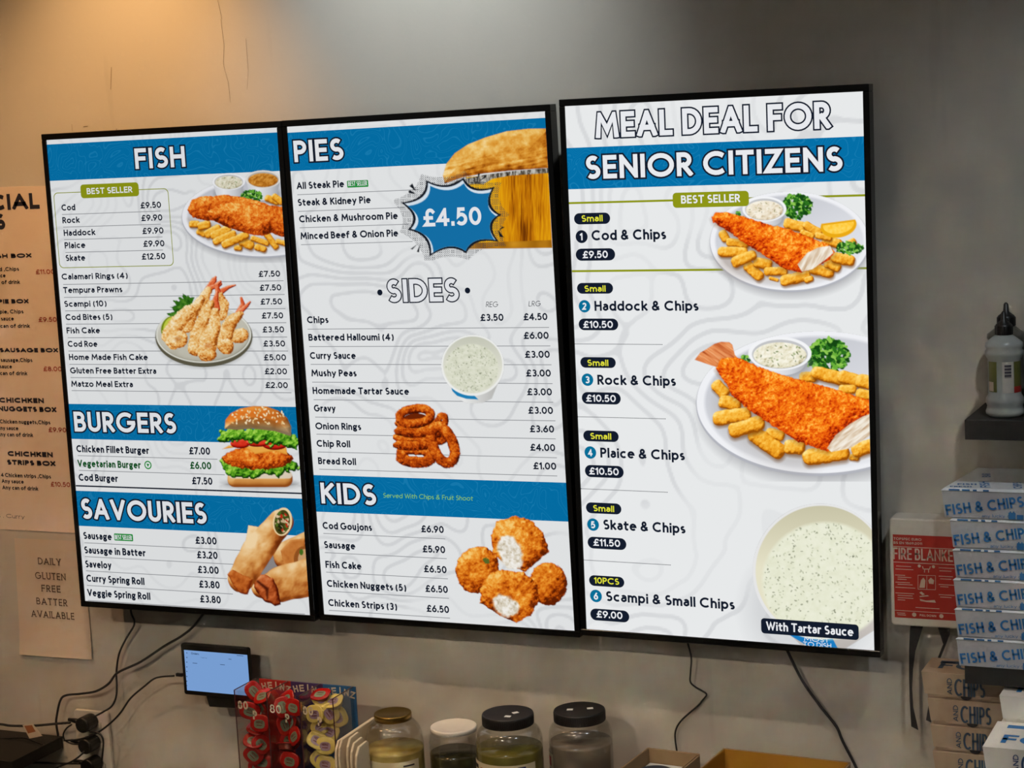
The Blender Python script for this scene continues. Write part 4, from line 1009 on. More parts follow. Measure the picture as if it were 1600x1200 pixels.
q = MB(); pill(q, S, A(373, 0)[0], A(0, 482)[1], A(0, 521)[1], A(493, 0)[0], .25, 0, 4); put(q, S, 'BEST SELLER', A(380, 0)[0], A(487, 0)[0], A(0, 512)[1], 26 / 3.636, .13, 1, 6)
build('badge', q, [MM['green'], MM['white']], d, label='small green BEST SELLER badge')
pic_layer(pic_small_tub, 'picture of a small tub of tartar sauce'); pic_layer(pic_onion_rings, 'picture of stacked onion rings'); pic_layer(pic_nuggets, 'picture of four nuggets, two bitten open')

# --- third screen: meal deal for senior citizens
t, S, d = make_screen(2, 'rightmost menu screen, showing the meal deal for senior citizens', GAIN[2]); MM = mats(2, GAIN[2])
A, B, Cz = Zm(860, 120, 2.963), Zm(880, 420, 3.077), Zm(880, 740, 3.077)
banner(t, S, d, MM, *A(76, 330), *A(86, 521), 'blue band behind the words SENIOR CITIZENS')
ti(A, 'MEAL DEAL FOR', 212, 1298, 284, 118, 'outlined heading MEAL DEAL FOR', 2.963, e=.06)
ti(A, 'SENIOR CITIZENS', 166, 1354, 474, 108, 'white heading SENIOR CITIZENS', 2.963, e=.075)
tx = MB()
rule(tx, S, *A(85, 585), A(1470, 0)[0], 3.2, 1, 2, half=HALF); rule(tx, S, *A(100, 900), A(1475, 0)[0], 3.2, 1, 2, half=HALF)
pill(tx, S, A(568, 0)[0], A(0, 537)[1], A(0, 607)[1], A(920, 0)[0], .5, 1, 14); put(tx, S, 'BEST SELLER', A(607, 0)[0], A(880, 0)[0], A(0, 587)[1], 38 / 2.963, .19, 2, 16)
build('best_seller_frame', tx, [MM['navy'], MM['olive'], MM['white']], d, label='olive rules with a BEST SELLER tab')
tx = MB(); DS = .0042
def deal(Z, k, small, sp, n, nc, name, nm, price, pp, pt, dot, first=False):
    pill(tx, S, Z(sp[0], 0)[0], Z(0, sp[1])[1], Z(0, sp[2])[1], Z(sp[3], 0)[0], 1, 0, 4); put(tx, S, small, Z(sp[4], 0)[0], Z(sp[5], 0)[0], Z(0, sp[6])[1], 30 / k, .19, 3, 6)
    disc(tx, S, *Z(nc[0], nc[1]), 30 / k, 0 if first else 4, 4)
    x = nc[0]; put(tx, S, n, Z(x - (7 if n == '1' else 10), 0)[0], Z(x + (5 if n == '1' else 11), 0)[0], Z(0, nc[1] + 17)[1], 34 / k, .2, 2, 6)
    put(tx, S, name, Z(nm[0], 0)[0], Z(nm[1], 0)[0], Z(0, nm[2])[1], 48 / k, .205, 0, 6)
    pill(tx, S, Z(pp[0], 0)[0], Z(0, pp[1])[1], Z(0, pp[2])[1], Z(pp[3], 0)[0], 1, 0, 4); put(tx, S, price, Z(pt[0], 0)[0], Z(pt[1], 0)[0], Z(0, pt[2])[1], 34 / k, .19, 2, 6)
    if dot: rule(tx, S, *Z(dot[0], dot[1]), Z(dot[2], 0)[0], 1.1, 0, 3, dash=.0023)
deal(A, 2.963, 'Small', (110, 632, 684, 277, 145, 243, 671), '1', (145, 740), 'Cod & Chips', (192, 537, 758), '£9.50', (118, 796, 852, 300), (152, 267, 840), None, True)
deal(B, 3.077, 'Small', (67, 68, 120, 240, 103, 205, 110), '2', (103, 180), 'Haddock & Chips', (152, 652, 202), '£10.50', (75, 239, 295, 265), (99, 240, 284), (57, 361, 480))
deal(B, 3.077, 'Small', (83, 424, 475, 253, 117, 218, 466), '3', (117, 533), 'Rock & Chips', (166, 543, 557), '£10.50', (90, 592, 649, 277), (113, 254, 638), (70, 711, 495))
deal(B, 3.077, 'Small', (97, 776, 828, 267, 131, 232, 818), '4', (131, 883), 'Plaice & Chips', (180, 586, 907), '£10.50', (105, 942, 1000, 291), (128, 268, 988), (85, 1057, 505))
deal(Cz, 3.077, 'Small', (110, 137, 189, 280, 145, 246, 180), '5', (144, 245), 'Skate & Chips', (194, 589, 268), '£11.50', (118, 302, 358, 304), (148, 275, 346), (98, 415, 520))
deal(Cz, 3.077, '10PCS', (125, 487, 538, 294, 150, 270, 527), '6', (158, 588), 'Scampi & Small Chips', (207, 826, 612), '£9.00', (131, 647, 703, 318), (163, 286, 691), None)
build('menu_lettering', tx, [MM['navy'], MM['rule'], MM['white'], MM['yellow'], MM['blue']], d, label='numbered meals, each with a size pill above and a price pill below')
pic_layer(pic_senior_plate, 'picture of battered cod, chips, lemon and sauce on a plate', V=2); pic_layer(pic_fish_platter, 'picture of a breaded whole fish with chips and sauce', V=2); pic_layer(pic_big_tub, 'picture of a large tub of tartar sauce', 10, V=2)
q = MB(); pill(q, S, Cz(953, 0)[0], Cz(0, 693)[1], Cz(0, 766)[1], Cz(1422, 0)[0], .45, 0, 14); put(q, S, 'With Tartar Sauce', Cz(978, 0)[0], Cz(1397, 0)[0], Cz(0, 751)[1], 42 / 3.077, .18, 1, 16)
put(q, S, 'MOST', Cz(1160, 0)[0], Cz(1280, 0)[0], Cz(0, 803)[1], 22 / 3.077, .14, 1, 13); put(q, S, 'TO DISH', Cz(1155, 0)[0], Cz(1290, 0)[0], Cz(0, 828)[1], 22 / 3.077, .14, 1, 13)
build('caption', q, [MM['navy'], MM['white']], d, label='navy caption reading With Tartar Sauce')

# ================================================================= the counter and the left wall
CT = .885
t = thing('counter', 'long dark back counter running below the menu wall', 'counter', (.7, -.2, 0))
q = MB(); q.box((-2.3, -.38, CT - .04), (2.4, WY + .2 - .001, CT)); build('worktop', q, pbr('worktop', rgb(60, 54, 48), .35, noise=.1, nscale=20), t, bevel=.003)
q = MB(); q.box((-2.28, -.34, .1), (2.38, WY + .2 - .002, CT - .0405)); build('body', q, pbr('counter_body', rgb(120, 116, 110), .5), t, bevel=.003)
q = MB(); q.box((-2.26, -.30, 0), (2.36, .2, .0995)); build('plinth', q, M['matt_black'], t)

def wall_thing(name, label, cat, px, py, gap, group=None):
    p = W(px, py, WY - gap); t = thing(name, label, cat, Matrix.Translation(p), group); return t, Surf(Matrix.Translation(p))
def lpoly(S, pts): return [S.loc(*p) for p in pts]

# poster of special boxes
t, S = wall_thing('menu_poster', 'tall tan paper poster of special boxes, half hidden by the leftmost screen', 'poster', 60, 560, .0012)
q = MB(); q.prism(lpoly(S, [(-150, 296), (96, 290), (140, 834), (-150, 819)]), 0, .001)
build('sheet', q, M['paper'], t)
tx = MB()
def pt(s, x0, x1, yb, cap, mi=0, w=.17, **k): put(tx, S, s, x0, x1, yb, cap, w, mi, 3, **k)
pt('SPECIAL', -74, 62.5, 331, 24.5, w=.26); pt('BOXES', -74, 9, 361, 24.5, w=.26)
for s, x0, x1, y, c, mi, w in (
    ('FISH BOX', -16, 49.5, 404, 7, 0, .34), ('Cod ,Chips', -13, 30, 424, 6.3, 0, .23), ('Any sauce', -25, 9, 434, 6.3, 0, .23), ('Any can of drink', -29, 31.5, 444.5, 6.3, 0, .23), ('£11.00', 56.5, 86, 428.5, 7.5, 1, .2),
    ('PIE BOX', -2, 45, 474.5, 7, 0, .34), ('pie, Chips', 0, 37, 490, 6.3, 0, .23), ('Any sauce', -14, 22, 501, 6.3, 0, .23), ('Any can of drink', -17, 47, 512.5, 6.3, 0, .23), ('£9.50', 61, 89, 503, 7.5, 1, .2),
    ('SAUSAGE BOX', 0, 91, 550.5, 7, 0, .34), ('sausage,Chips', 1.5, 51, 565.5, 6.3, 0, .23), ('Any sauce', -15, 19, 575.5, 6.3, 0, .23), ('Any can of drink', -16, 43, 586, 6.3, 0, .23), ('£8.00', 68.5, 97, 580, 7.5, 1, .2),
    ('CHICHKEN', -1, 69, 629, 8, 0, .34), ('NUGGETS BOX', -2, 88.5, 642.5, 8, 0, .34), ('Chicken nuggets,Chips', 0, 79, 661.5, 6.3, 0, .23), ('Any sauce', -4, 29, 671.5, 6.3, 0, .23), ('Any can of drink', -4, 52, 681.5, 6.3, 0, .23), ('£9.90', 76.5, 104, 675, 7.5, 1, .2),
    ('CHICHKEN', 12.5, 83, 712.5, 8, 0, .34), ('STRIPS BOX', 11.5, 87, 726, 8, 0, .34), ('4 Chicken strips ,Chips', 2, 80, 745, 6.3, 0, .23), ('Any sauce', 3, 37.5, 754.5, 6.3, 0, .23), ('Any can of drink', 4, 60, 764.5, 6.3, 0, .23), ('£10.50', 80, 110, 760, 7.5, 1, .2)):
    pt(s, x0, x1, y, c, mi, w)
pt('Gravy . Peas . Curry', -62, 39, 805.5, 6, 0, .12, serif=True)
build('lettering', tx, [M['ink'], M['ink_red']], t, label='dark item names with red prices')

# gluten free note
t, S = wall_thing('paper_note', 'plain paper note about gluten free batter, its bottom edge curling off the wall', 'note', 84, 935, .003)
q = MB(); c = [(22, 841), (128, 846), (145, 1030), (32, 1022)]; n = 10; vs = []
for j in range(n + 1):
    for i in range(n + 1):
        a, b = i / n, j / n
        x = (c[0][0] * (1 - a) + c[1][0] * a) * (1 - b) + (c[3][0] * (1 - a) + c[2][0] * a) * b; y = (c[0][1] * (1 - a) + c[1][1] * a) * (1 - b) + (c[3][1] * (1 - a) + c[2][1] * a) * b
        u, v = S.loc(x, y); vs.append((u, -.006 * max(0, b - .75) ** 1.5 * 8 * (1 - .5 * abs(a - .5)) + .0008, v))
m_ = len(vs); vs += [(x, y + .0004, z) for x, y, z in vs]
fs = [(j * (n + 1) + i, j * (n + 1) + i + 1, (j + 1) * (n + 1) + i + 1, (j + 1) * (n + 1) + i) for j in range(n) for i in range(n)]
q.add(vs, fs + [tuple(reversed([m_ + k for k in f])) for f in fs], 0, True); build('sheet', q, M['note'], t)
tx = MB()
for s, x0, x1, y in (('DAILY', 60, 95.5, 881.5), ('GLUTEN', 55.5, 103, 904), ('FREE', 65.5, 95, 924), ('BATTER', 57.6, 105.5, 944), ('AVAILABLE', 49.7, 116.5, 963.5)):
    put(tx, S, s, x0, x1, y, 10.5, .13, 0, 4, serif=True, gap=.22)
build('lettering', tx, pbr('note_ink', rgb(60, 34, 30), .8), t)

# ---- small black shelf at the far left with cables over it
p = W(98, 1150, WY)
t = thing('wall_shelf', 'small black wall shelf at lower left, under the gluten note', 'shelf', (p.x, WY, p.z))
q = MB(); q.box((-.5, -.17, -.026), (0, -.0005, 0)); build('board', q, M['matt_black'], t, bevel=.001)
q = MB(); q.box((-.3, -.02, -.09), (-.27, -.0005, -.0265)); q.box((-.3, -.13, -.036), (-.27, -.0005, -.0265)); build('bracket', q, M['matt_black'], t)
LSH = p

# sockets and plugs
t, S = wall_thing('socket_plate', 'white upright socket strip on the wall under the cable knot', 'socket', 148, 1160, .0005)
u0, v0 = S.loc(119, 1106); u1, _ = S.loc(172, 1112)
q = MB(); q.prism(rrect(u0, v0 - .16, u1, v0, .006), -.009, 0); build('plate', q, M['white_plastic'], t, bevel=.002)
q = MB()
for (x, y) in ((160, 1131), (164, 1163), (167, 1195)):
    u, v = S.loc(x, y); q.prism(rrect(u - .004, v - .006, u + .004, v + .006, .001), -.0125, -.0085)
    build('switch', q, M['white_plastic'], t, bevel=.0008); q = MB()
PL = []
for i, (x, y) in enumerate(((135, 1130), (139, 1163), (143, 1195))):
    p = W(x, y, WY - .03); PL.append(p)
    lab = ('black mains plug, topmost of three in the white socket strip', 'black mains plug, middle of three in the white socket strip', 'black mains plug, lowest of three in the white socket strip')[i]
    t2 = thing('mains_plug', lab, 'plug', Matrix.Translation((p.x, WY - .01, p.z)) @ Matrix.Rotation(math.radians(8), 4, 'Y'), 'mains plugs')
    q = MB(); q.prism([(.018 * math.cos(a) * (1.0 if math.cos(a) > 0 else .95), .017 * math.sin(a)) for a in [k * math.pi / 12 for k in range(24)]], -.038, 0)
    build('body', q, M['black_plastic'], t2, bevel=.004, seg=3)
    q = MB(); q.tube([(-.014, -.02, -.001), (-.028, -.02, -.001), (-.045, -.022, -.001)], [.0065, .0055, .0035], 10); build('strain_relief', q, M['black_plastic'], t2)

# ---- cables
def smooth(pts, n=8):
    out = []; P = [Vector(p) for p in pts]; P = [P[0] * 2 - P[1]] + P + [P[-1] * 2 - P[-2]]
    for i in range(1, len(P) - 2):
        for k in range(n):
            t = k / n; a, b, c, d = P[i - 1], P[i], P[i + 1], P[i + 2]
            out.append(.5 * ((2 * b) + (c - a) * t + (2 * a - 5 * b + 4 * c - d) * t * t + (3 * b - a - 3 * c + d) * t ** 3))
    return out + [P[-2]]
def cable(label, pts, r, ys, group=None):
    """pts in picture columns and rows along the wall; ys = distance from the wall at start, middle, end"""
    P = []
    for i, (x, y) in enumerate(pts):
        f = i / (len(pts) - 1); g = ys[0] + (ys[1] - ys[0]) * min(1, f * 2) if f < .5 else ys[1] + (ys[2] - ys[1]) * (f - .5) * 2
        P.append(W(x, y, WY - g))
    c = P[0].copy(); q = MB(); q.tube([p - c for p in smooth(P, 6)], r, 8)
    o = build('cable', q, M['cable'], None); o.location = c; tag(o, label, 'cable', group); return o
cable('thin black cable dropping from the leftmost screen to the top plug', [(203, 940), (205, 958), (210, 975), (197, 998), (186, 1022), (182, 1050), (182.5, 1072), (181, 1090), (174, 1104), (160, 1113), (147, 1120)], .0021, (.02, .012, .045), 'black cables')
cable('thick black cable curving down from between the screens to the small shelf', [(330, 945), (317, 960), (302, 979), (282.5, 994.7), (256, 1010), (220, 1034), (184, 1051), (170, 1068), (150, 1080), (126, 1084), (103, 1086.5), (94, 1095), (88.5, 1120), (88, 1132), (91, 1150)], .0026, (.02, .022, .02), 'black cables')
cable('thin black charging cable from the tablet looping down to the plugs', [(272, 1056), (252, 1057.5), (240, 1061), (226, 1072), (204, 1091), (188, 1114), (170, 1132), (150, 1146), (124, 1155), (100, 1157)], .0020, (.045, .03, .05), 'black cables')
cable('black cable with a paper tag, lying over the small shelf to the top plug', [(-40, 1128), (0, 1131.5), (18, 1134), (50, 1134), (86, 1131), (110, 1129)], .0027, (.06, .06, .045), 'black cables')
cable('short black cable lying across the small shelf at far left', [(-30, 1154.5), (0, 1154), (36, 1153), (52, 1158), (66, 1163)], .0016, (.05, .05, .08), 'black cables')
cable('short black cable hooking from the shelf corner to the middle plug', [(112, 1132), (104, 1138), (99, 1147), (101, 1156), (112, 1162), (124, 1163)], .0018, (.05, .05, .045), 'black cables')
cable('black cable looping right of the plugs and down', [(140, 1143), (150, 1144), (158, 1149), (161.5, 1160), (160, 1180), (158, 1200), (156, 1216)], .0020, (.05, .05, .04), 'black cables')
cable('black cable slanting from the lowest plugs down to the left', [(132, 1174), (126, 1180), (112, 1190), (92, 1198), (80, 1206)], .0020, (.05, .055, .06), 'black cables')
cable('nearly level black cable from the lowest plug to the left', [(124, 1193), (100, 1193), (70, 1192), (46, 1192), (20, 1196)], .0022, (.04, .04, .05), 'black cables')
cable('kinked thin black cable under the gap beside the rightmost screen', [(1074, 992), (1074.6, 1004), (1080, 1027), (1079, 1050), (1078.6, 1065), (1086, 1073), (1097, 1079.5), (1104, 1085.5), (1097, 1095), (1089.5, 1103.6), (1066.5, 1123.8), (1056.5, 1139), (1055, 1155.4), (1058.7, 1181), (1059.3, 1200), (1059, 1230), (1056, 1260)], .0017, (.03, .006, .015), 'black cables')
cable('thick black cable slanting down right under the rightmost screen', [(1225, 1005), (1230.4, 1017), (1253.4, 1063), (1282, 1103.6), (1306.6, 1135), (1316.7, 1158), (1338, 1200), (1352, 1240), (1356, 1280)], .0026, (.03, .008, .012), 'black cables')
# tag hanging on the cable
pa = W(50, 1142, WY - .065)
t = thing('paper_tag', 'small printed paper tag stuck round the cable over the shelf', 'tag', Matrix.Translation(pa)); S = Surf(Matrix.Translation(pa))
q = MB(); q.prism(lpoly(S, [(35, 1133), (51, 1131), (66, 1150), (46, 1154)]), 0, .0006); build('sheet', q, M['note'], t)
q = MB(); flat(q, S, [(38, 1134), (50, 1133), (56, 1143), (44, 1146)], 0, 2); build('print', q, pbr('tag_print', rgb(146, 84, 48), .8), t)

# ---- order tablet
t, S = wall_thing('tablet', 'small black tablet with a pale blue screen on a wall mount', 'tablet', 338, 1050, .062)
u0, v1 = S.loc(281.8, 1007.8); u1, v0 = S.loc(392.5, 1091.5)
v1 = S.loc(338, 1009.5)[1]; v0 = S.loc(338, 1089.5)[1]
q = MB(); q.prism(rrect(u0, v0, u1, v1, .005), 0, .012); build('casing', q, M['black_plastic'], t, bevel=.002)
a0, b1 = S.loc(287.5, 1015.4); a1, _ = S.loc(386, 1018); b0 = S.loc(287.5, 1078)[1]
q = MB(); q.add([(a0, -EPS * 2, b0), (a1, -EPS * 2, b0), (a1, -EPS * 2, b1), (a0, -EPS * 2, b1)], [(0, 1, 2, 3)])
dsp = build('display', q, emis('tablet_blue', rgb(118, 156, 208), 1.0, True), t, label='pale blue lit order page')
Zt = Zm(230, 940, 4.571); q = MB()
put(q, S, 'Orders', Zt(315, 0)[0], Zt(370, 0)[0], Zt(0, 376)[1], 3, .2, 0, 4); put(q, S, 'Name', Zt(384, 0)[0], Zt(428, 0)[0], Zt(0, 402)[1], 1.3, .16, 0, 4)
for x, y, xx in ((582, 410, 602), (325, 438, 358), (522, 449, 555), (640, 384, 688)): rule(q, S, *Zt(x, y), Zt(xx, 0)[0], .8, 0, 4)
for y in (366, 398, 432, 466, 498, 534, 568, 600): disc(q, S, *Zt(284, y), .9, 0, 4, 10)
build('icons', q, emis('tablet_ink', rgb(40, 60, 90)), dsp)
q = MB(); a, b = S.loc(320, 1088); c2, d2 = S.loc(363, 1109); q.prism([(a, b), (c2, b), (c2 + .004, d2 + .002), (a + .006, d2)], .004, .05); q.box((a + .01, .045, d2 + .004), (c2 - .01, .0615, b + .03)); build('wall_mount', q, M['black_plastic'], t, bevel=.0015)
q = MB(); a, b = S.loc(282, 1056); q.box((a - .014, .003, b - .0035), (a + .001, .009, b + .0035)); build('charging_plug', q, M['black_plastic'], t, bevel=.001)

# ================================================================= right side
def px_per_m(p): return F_PX / (RC.transposed() @ (Vector(p) - CAM)).y
# fire blanket
t, S = wall_thing('fire_blanket_case', 'white wall case with a red FIRE BLANKET label and two black pull tapes', 'fire blanket', 1440, 890, .05)
u0, v1 = S.loc(1388, 808.8); u1 = S.loc(1507, 812)[0]; v0 = S.loc(1392, 976.5)[1]; v1 -= .0005
u0 = S.loc(1390.5, 890)[0]; q = MB(); q.prism(rrect(u0, v0, u1, v1, .006), 0, .0495); build('case', q, M['white_plastic'], t, bevel=.003)
Zf = Zm(1370, 720, 4.287)
RED = pbr('label_red', rgb(172, 34, 22), .5); WH = pbr('label_white', rgb(214, 196, 180), .6)
a0, b1 = S.loc(*Zf(108, 492)); b0 = S.loc(*Zf(125, 1048))[1]; a0 = S.loc(*Zf(114, 780))[0]; a1 = u1 - (a0 - u0)
q = MB(); q.add([(a0, -EPS * 2, b0), (a1, -EPS * 2, b0), (a1, -EPS * 2, b1), (a0, -EPS * 2, b1)], [(0, 1, 2, 3)])
f = lambda x: Zf(x, 0)[0]; g = lambda y: Zf(0, y)[1]
put(q, S, 'TOPSPEC EURO', f(113), f(299), g(528), 16 / 4.287, .18, 1, 4); put(q, S, 'BS EN 1869:2011', f(113), f(304), g(555), 16 / 4.287, .18, 1, 4)
put(q, S, 'FIRE BLANKET', f(110), f(556), g(658), 78 / 4.287, .13, 1, 4, gap=.12, space=.3)
rule(q, S, f(106), g(573), f(566), 1.0, 1, 4); rule(q, S, f(110), g(677), f(568), 1.0, 1, 4); rule(q, S, f(118), g(1000), f(576), .8, 1, 4)
for x0, x1, y in ((130, 230, 704), (125, 245, 724), (415, 520, 716), (420, 500, 736), (122, 190, 764), (140, 232, 778), (140, 200, 792), (125, 222, 812), (140, 240, 826), (125, 258, 846), (125, 250, 884), (140, 240, 900), (140, 245, 916), (140, 190, 930), (415, 510, 772), (425, 500, 790), (415, 520, 828), (425, 480, 842), (415, 520, 896), (425, 500, 912), (260, 420, 982), (135, 190, 1018), (140, 195, 1030)):
    rule(q, S, f(x0), g(y), f(x1), .9, 1, 4)
for x, y in ((285, 704), (380, 709)): disc(q, S, *Zf(x, y), 10 / 4.287, 1, 4, 16)
for x, y in ((251, 1030), (433, 1040)): disc(q, S, *Zf(x, y), 14 / 4.287, 1, 4, 16)
put(q, S, 'PULL DOWN', f(288), f(398), g(1040), 14 / 4.287, .18, 1, 4)
for pl in ([(303, 708), (309, 706), (316, 726), (311, 728)], [(316, 722), (350, 722), (350, 728), (316, 728)], [(350, 726), (356, 706), (362, 708), (355, 728)], [(318, 728), (323, 728), (322, 748), (317, 748)], [(344, 728), (349, 728), (350, 748), (345, 748)],
           [(275, 764), (395, 768), (395, 771), (275, 767)], [(275, 858), (395, 862), (395, 865), (275, 861)], [(275, 764), (278, 764), (278, 861), (275, 861)], [(392, 768), (395, 768), (395, 865), (392, 865)], [(334, 766), (337, 766), (337, 863), (334, 863)],
           [(285, 850), (296, 800), (312, 782), (326, 800), (322, 850)], [(345, 800), (362, 782), (384, 800), (380, 826), (350, 822)], [(285, 882), (300, 876), (322, 894), (306, 900)], [(286, 906), (340, 900), (350, 906), (290, 912)], [(288, 925), (330, 936), (388, 932), (396, 950), (340, 946), (292, 938)]):
    flat(q, S, [Zf(*v) for v in pl], 1, 4)
build('label', q, [RED, WH], t, label='red FIRE BLANKET instruction label')
for pl in ([(1420, 974), (1441.5, 975), (1434, 1000), (1427, 1022), (1423.5, 1050), (1422, 1080), (1424, 1110), (1431.7, 1144.7), (1421, 1139), (1418.5, 1100), (1417.5, 1060), (1417.5, 1020), (1418.5, 995)],
           [(1460, 975), (1481.5, 977), (1481, 995), (1474, 1014), (1467, 1031), (1456, 1075), (1452, 1116), (1452, 1133), (1444, 1129), (1449, 1100), (1454, 1070), (1463, 1030), (1471, 1010), (1466, 994)]):
    q = MB(); q.prism(lpoly(S, pl), .014, .016); build('pull_tape', q, M['matt_black'], t)

# floating shelves
def shelf(x, zt, th, lab):
    t = thing('floating_shelf', lab, 'shelf', (x, WY, zt), 'black floating shelves')
    q = MB(); q.box((0, -.185, -th), (.85, -.0005, 0)); build('board', q, pbr('shelf_black', rgb(13, 12, 12), .5, noise=.3, nscale=60), t, bevel=.001)
    q = MB(); q.box((.1, -.02, -th - .012), (.7, -.0005, -th - .0005)); build('fixing_rail', q, M['matt_black'], t); return t
SU = W(1507, 656, WY - .185); SL = W(1507, 1040, WY - .185)
shelf(SU.x, SU.z, .032, 'upper black floating shelf, holding the plastic bottles'); shelf(SL.x, SL.z, .030, 'lower black floating shelf, under the stack of blue printed boxes')

# bottles
BT = thin_glass('cloudy_plastic', (.62, .66, .66, 1), .35, 1.5, 3.0)
BD = thin_glass('grey_plastic', (.20, .20, .18, 1), .4, 1.5, 3.0)
def milky(name, col, al):
    m = bpy.data.materials.new(name); m.use_nodes = True; N, L = nodes(m); b = N['Principled BSDF']
    b.inputs['Base Color'].default_value = col; b.inputs['Roughness'].default_value = .3; b.inputs['Alpha'].default_value = al; return m
BT = milky('cloudy_plastic', rgb(176, 184, 182), .8); BD = milky('grey_plastic', rgb(96, 94, 86), .92)
CAPM = pbr('cap_black', rgb(9, 9, 9), .4)
def bottle(x, y, zb, r, h, mat, label, lab_cols, ang=0.0, cap=True):
    t = thing('squeeze_bottle', label, 'bottle', Matrix.Translation((x, y, zb)) @ Matrix.Rotation(ang, 4, 'Z'), 'plastic bottles on the upper shelf')
    b = h * .74
    q = MB(); q.lathe([(.0001, 0), (r * .8, 0), (r, .004), (r * 1.01, b * .07), (r * .96, b * .10), (r * .93, b * .14), (r, b * .18), (r * .99, b * .24), (r * .86, b * .29), (r * .86, b * .74), (r * .99, b * .79), (r, b * .84), (r * .93, b * .87), (r, b * .90), (r * .97, b * .95), (r * .6, b * 1.02), (r * .42, b * 1.05), (r * .42, b * 1.08)], 40)
    build('body', q, mat, t)
    q = MB(); q.lathe([(r * .45, b * 1.05), (r * .46, b * 1.05 + h * .085), (r * .40, b * 1.05 + h * .10), (r * .16, b * 1.05 + h * .135), (r * .12, h * .985), (r * .05, h), (.0001, h)], 24); 
    for k in range(14):
        a = 2 * math.pi * k / 14; q.box((r * .44, -.0012, b * 1.055), (r * .48, .0012, b * 1.05 + h * .083), 0, Matrix.Rotation(a, 4, 'Z'))
    build('cap', q, CAPM, t)
    if lab_cols:
        for (a0, a1, z0, z1, col, nm) in lab_cols:
            q = MB(); n = 10; rr = r * .868
            vs = [(rr * math.cos(math.radians(a0 + (a1 - a0) * i / n)), rr * math.sin(math.radians(a0 + (a1 - a0) * i / n)), b * zz) for zz in (z0, z1) for i in range(n + 1)]
            q.add(vs, [(i, i + 1, n + 2 + i, n + 1 + i) for i in range(n)], 0, True)
            if nm == 'barcode_label':
                for k in range(12):
                    z = z1 - .04 - k * (z1 - z0) * .035; am = (a0 + a1) / 2; w_ = (a1 - a0) * .3
                    v2 = [((rr + .0002) * math.cos(math.radians(am + d)), (rr + .0002) * math.sin(math.radians(am + d)), b * zz) for zz in (z, z - (.008 if k % 3 else .014)) for d in (-w_, 0, w_)]
                    q.add(v2, [(0, 1, 4, 3), (1, 2, 5, 4)], 1, True)
            build(nm, q, [pbr(nm, col, .5), M['ink']], t)
    return t
zs = SU.z + .0003
pb = WZ(1570, 640, zs); pb2 = W(1570, 655, SU.y); 
r1 = 29.0 / px_per_m((1.6, -.05, zs)); y1 = -.055
p1 = W(1570.5, 640, y1)
camdir = math.degrees(math.atan2(CAM.y - y1, CAM.x - p1.x))
OLV, REDL, WHL, PUR = rgb(92, 96, 44), rgb(160, 40, 34), rgb(190, 190, 184), rgb(58, 50, 104)
bottle(p1.x, y1, zs, r1, .168, BT, 'clear bottle with olive and barcode labels, front left on the upper shelf', [(camdir - 70, camdir - 28, .33, .72, OLV, 'olive_label'), (camdir - 68, camdir - 42, .34, .46, rgb(206, 190, 170), 'cream_patch'), (camdir - 8, camdir + 32, .32, .72, WHL, 'barcode_label'), (camdir + 34, camdir + 80, .40, .72, OLV, 'olive_label'), (camdir + 34, camdir + 80, .32, .40, REDL, 'red_label')])
p2 = W(1573, 600, .03); bottle(p2.x, .035, zs, r1 * 1.06, .172, BD, 'dim grey bottle standing behind the clear one, close to the wall', [])
p3 = W(1606, 600, .0); bottle(p3.x + .028, .035, zs, r1 * .98, .152, BD, 'dim grey bottle at the right edge, behind the purple labelled one', [])
p4 = W(1601, 600, -.06); bottle(p1.x + 2 * r1 + .006, -.052, zs, r1 * .98, .150, BD, 'bottle with a purple and red label, cut by the right edge', [(camdir - 100, camdir + 60, .45, .74, PUR, 'purple_label'), (camdir - 100, camdir + 60, .28, .45, REDL, 'red_label')])

